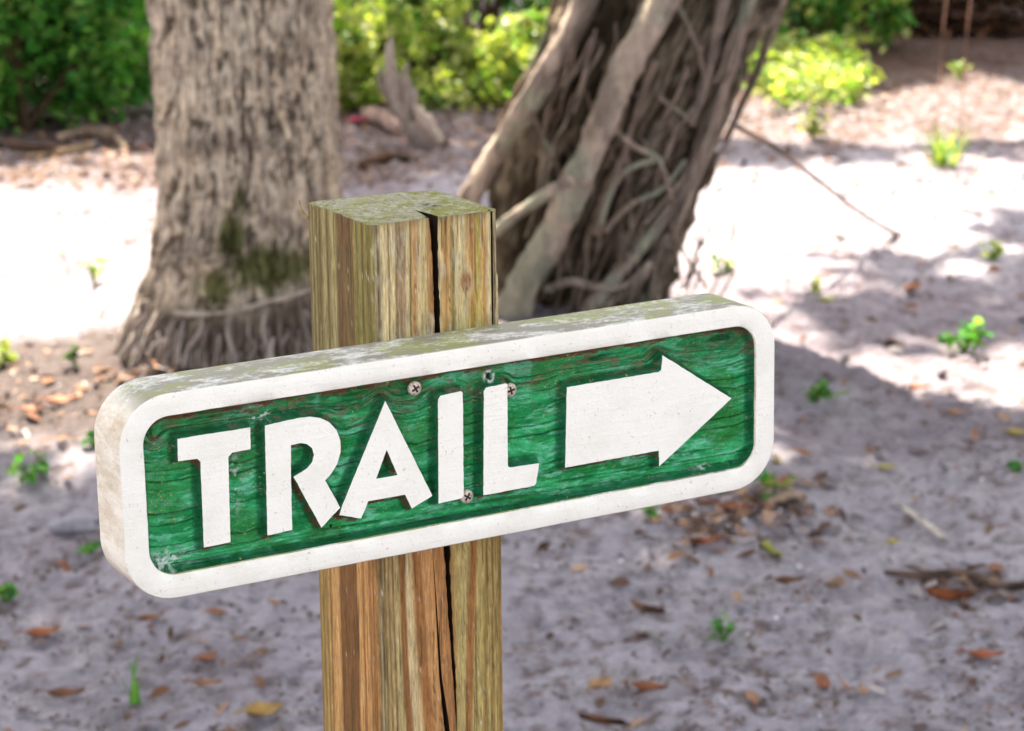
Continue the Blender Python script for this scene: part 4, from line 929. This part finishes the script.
sprout(134, 700, .02, .07, 7, .03, GREEN, 'short grass blades on sand at the lower left', 21, True)
sprout(943, 165, .09, .12, 60, .03, np.concatenate([YEL, GREEN]), 'wide grass tuft on the sunlit sand at the far right', 22, True)
# dark hollow: low mound of shaded brush at the top right
bx, by = gp(990, 25)
o = empty('brush_pile', (bx, by, float(gh(bx, by))), 'dark brown pile of dead palm leaves and sticks at the top right', 'brush pile')
A_ = Acc(); rr = random.Random(77)
for k in range(700):
    a_ = rr.uniform(0, 6.28); q = math.sqrt(rr.random()); p = Vector((q*math.cos(a_)*.75, q*math.sin(a_)*.45, .42*(1-q*q)*rr.uniform(.3, 1))); d = Vector((rr.gauss(0, 1), rr.gauss(0, 1), rr.gauss(0, .35))).normalized()*rr.uniform(.08, .25)
    if k % 3: 
        s_ = d.cross(Vector((0, 0, 1))).normalized()*.02; A_.add([p-d, p+s_, p+d, p-s_+Vector((0, 0, .01))], [(0, 1, 2, 3)], lin(*rr.choice([(96, 62, 44), (70, 48, 36), (120, 84, 60)])))
    else:
        v, f = tube([p-d, p+Vector((0, 0, .01)), p+d], [.006, .006, .004], 5, 0, 1, 1); A_.add(v, f, lin(84, 62, 48))
A_.build('dead_leaves', M_litter, o, False)

# ------------------------------------------------------------------ light, camera
w = bpy.data.worlds.new('World'); bpy.context.scene.world = w; w.use_nodes = True; nt = w.node_tree
sky = nt.nodes.new('ShaderNodeTexSky'); sky.sky_type = 'NISHITA'; sky.sun_disc = False; sky.sun_elevation = SUN_EL; sky.sun_rotation = SUN_AZ; sky.dust_density = 4.0; sky.air_density = .8; sky.ozone_density = .3
hs = nt.nodes.new('ShaderNodeHueSaturation'); hs.inputs['Saturation'].default_value = .26
nt.links.new(sky.outputs[0], hs.inputs['Color']); nt.links.new(hs.outputs[0], nt.nodes['Background'].inputs[0]); nt.nodes['Background'].inputs[1].default_value = .09
l = bpy.data.lights.new('sun', 'SUN'); l.energy = 4.2; l.angle = math.radians(.5); l.color = (1, .91, .74)
so = bpy.data.objects.new('sun', l); C.objects.link(so); so.rotation_euler = sdir.to_track_quat('Z', 'Y').to_euler(); so.location = (0, 0, 12)
cam = bpy.data.cameras.new('camera'); co_ = bpy.data.objects.new('camera', cam); C.objects.link(co_)
cam.sensor_width = 36; cam.lens = F*36/1024; cam.clip_start = .05; cam.clip_end = 500
Mx = Matrix((CR, CU, -CF)).transposed().to_4x4(); Mx.translation = Vector((0, 0, CAMZ)); co_.matrix_world = Mx
cam.dof.use_dof = True; cam.dof.focus_distance = 1.53; cam.dof.aperture_fstop = 16.5; cam.dof.aperture_blades = 0
sc = bpy.context.scene; sc.camera = co_
sc.render.engine = 'CYCLES'
sc.view_settings.view_transform = 'Standard'; sc.view_settings.look = 'None'; sc.view_settings.exposure = 2.7; sc.view_settings.gamma = 1
sc.cycles.max_bounces = 8; sc.cycles.transparent_max_bounces = 4
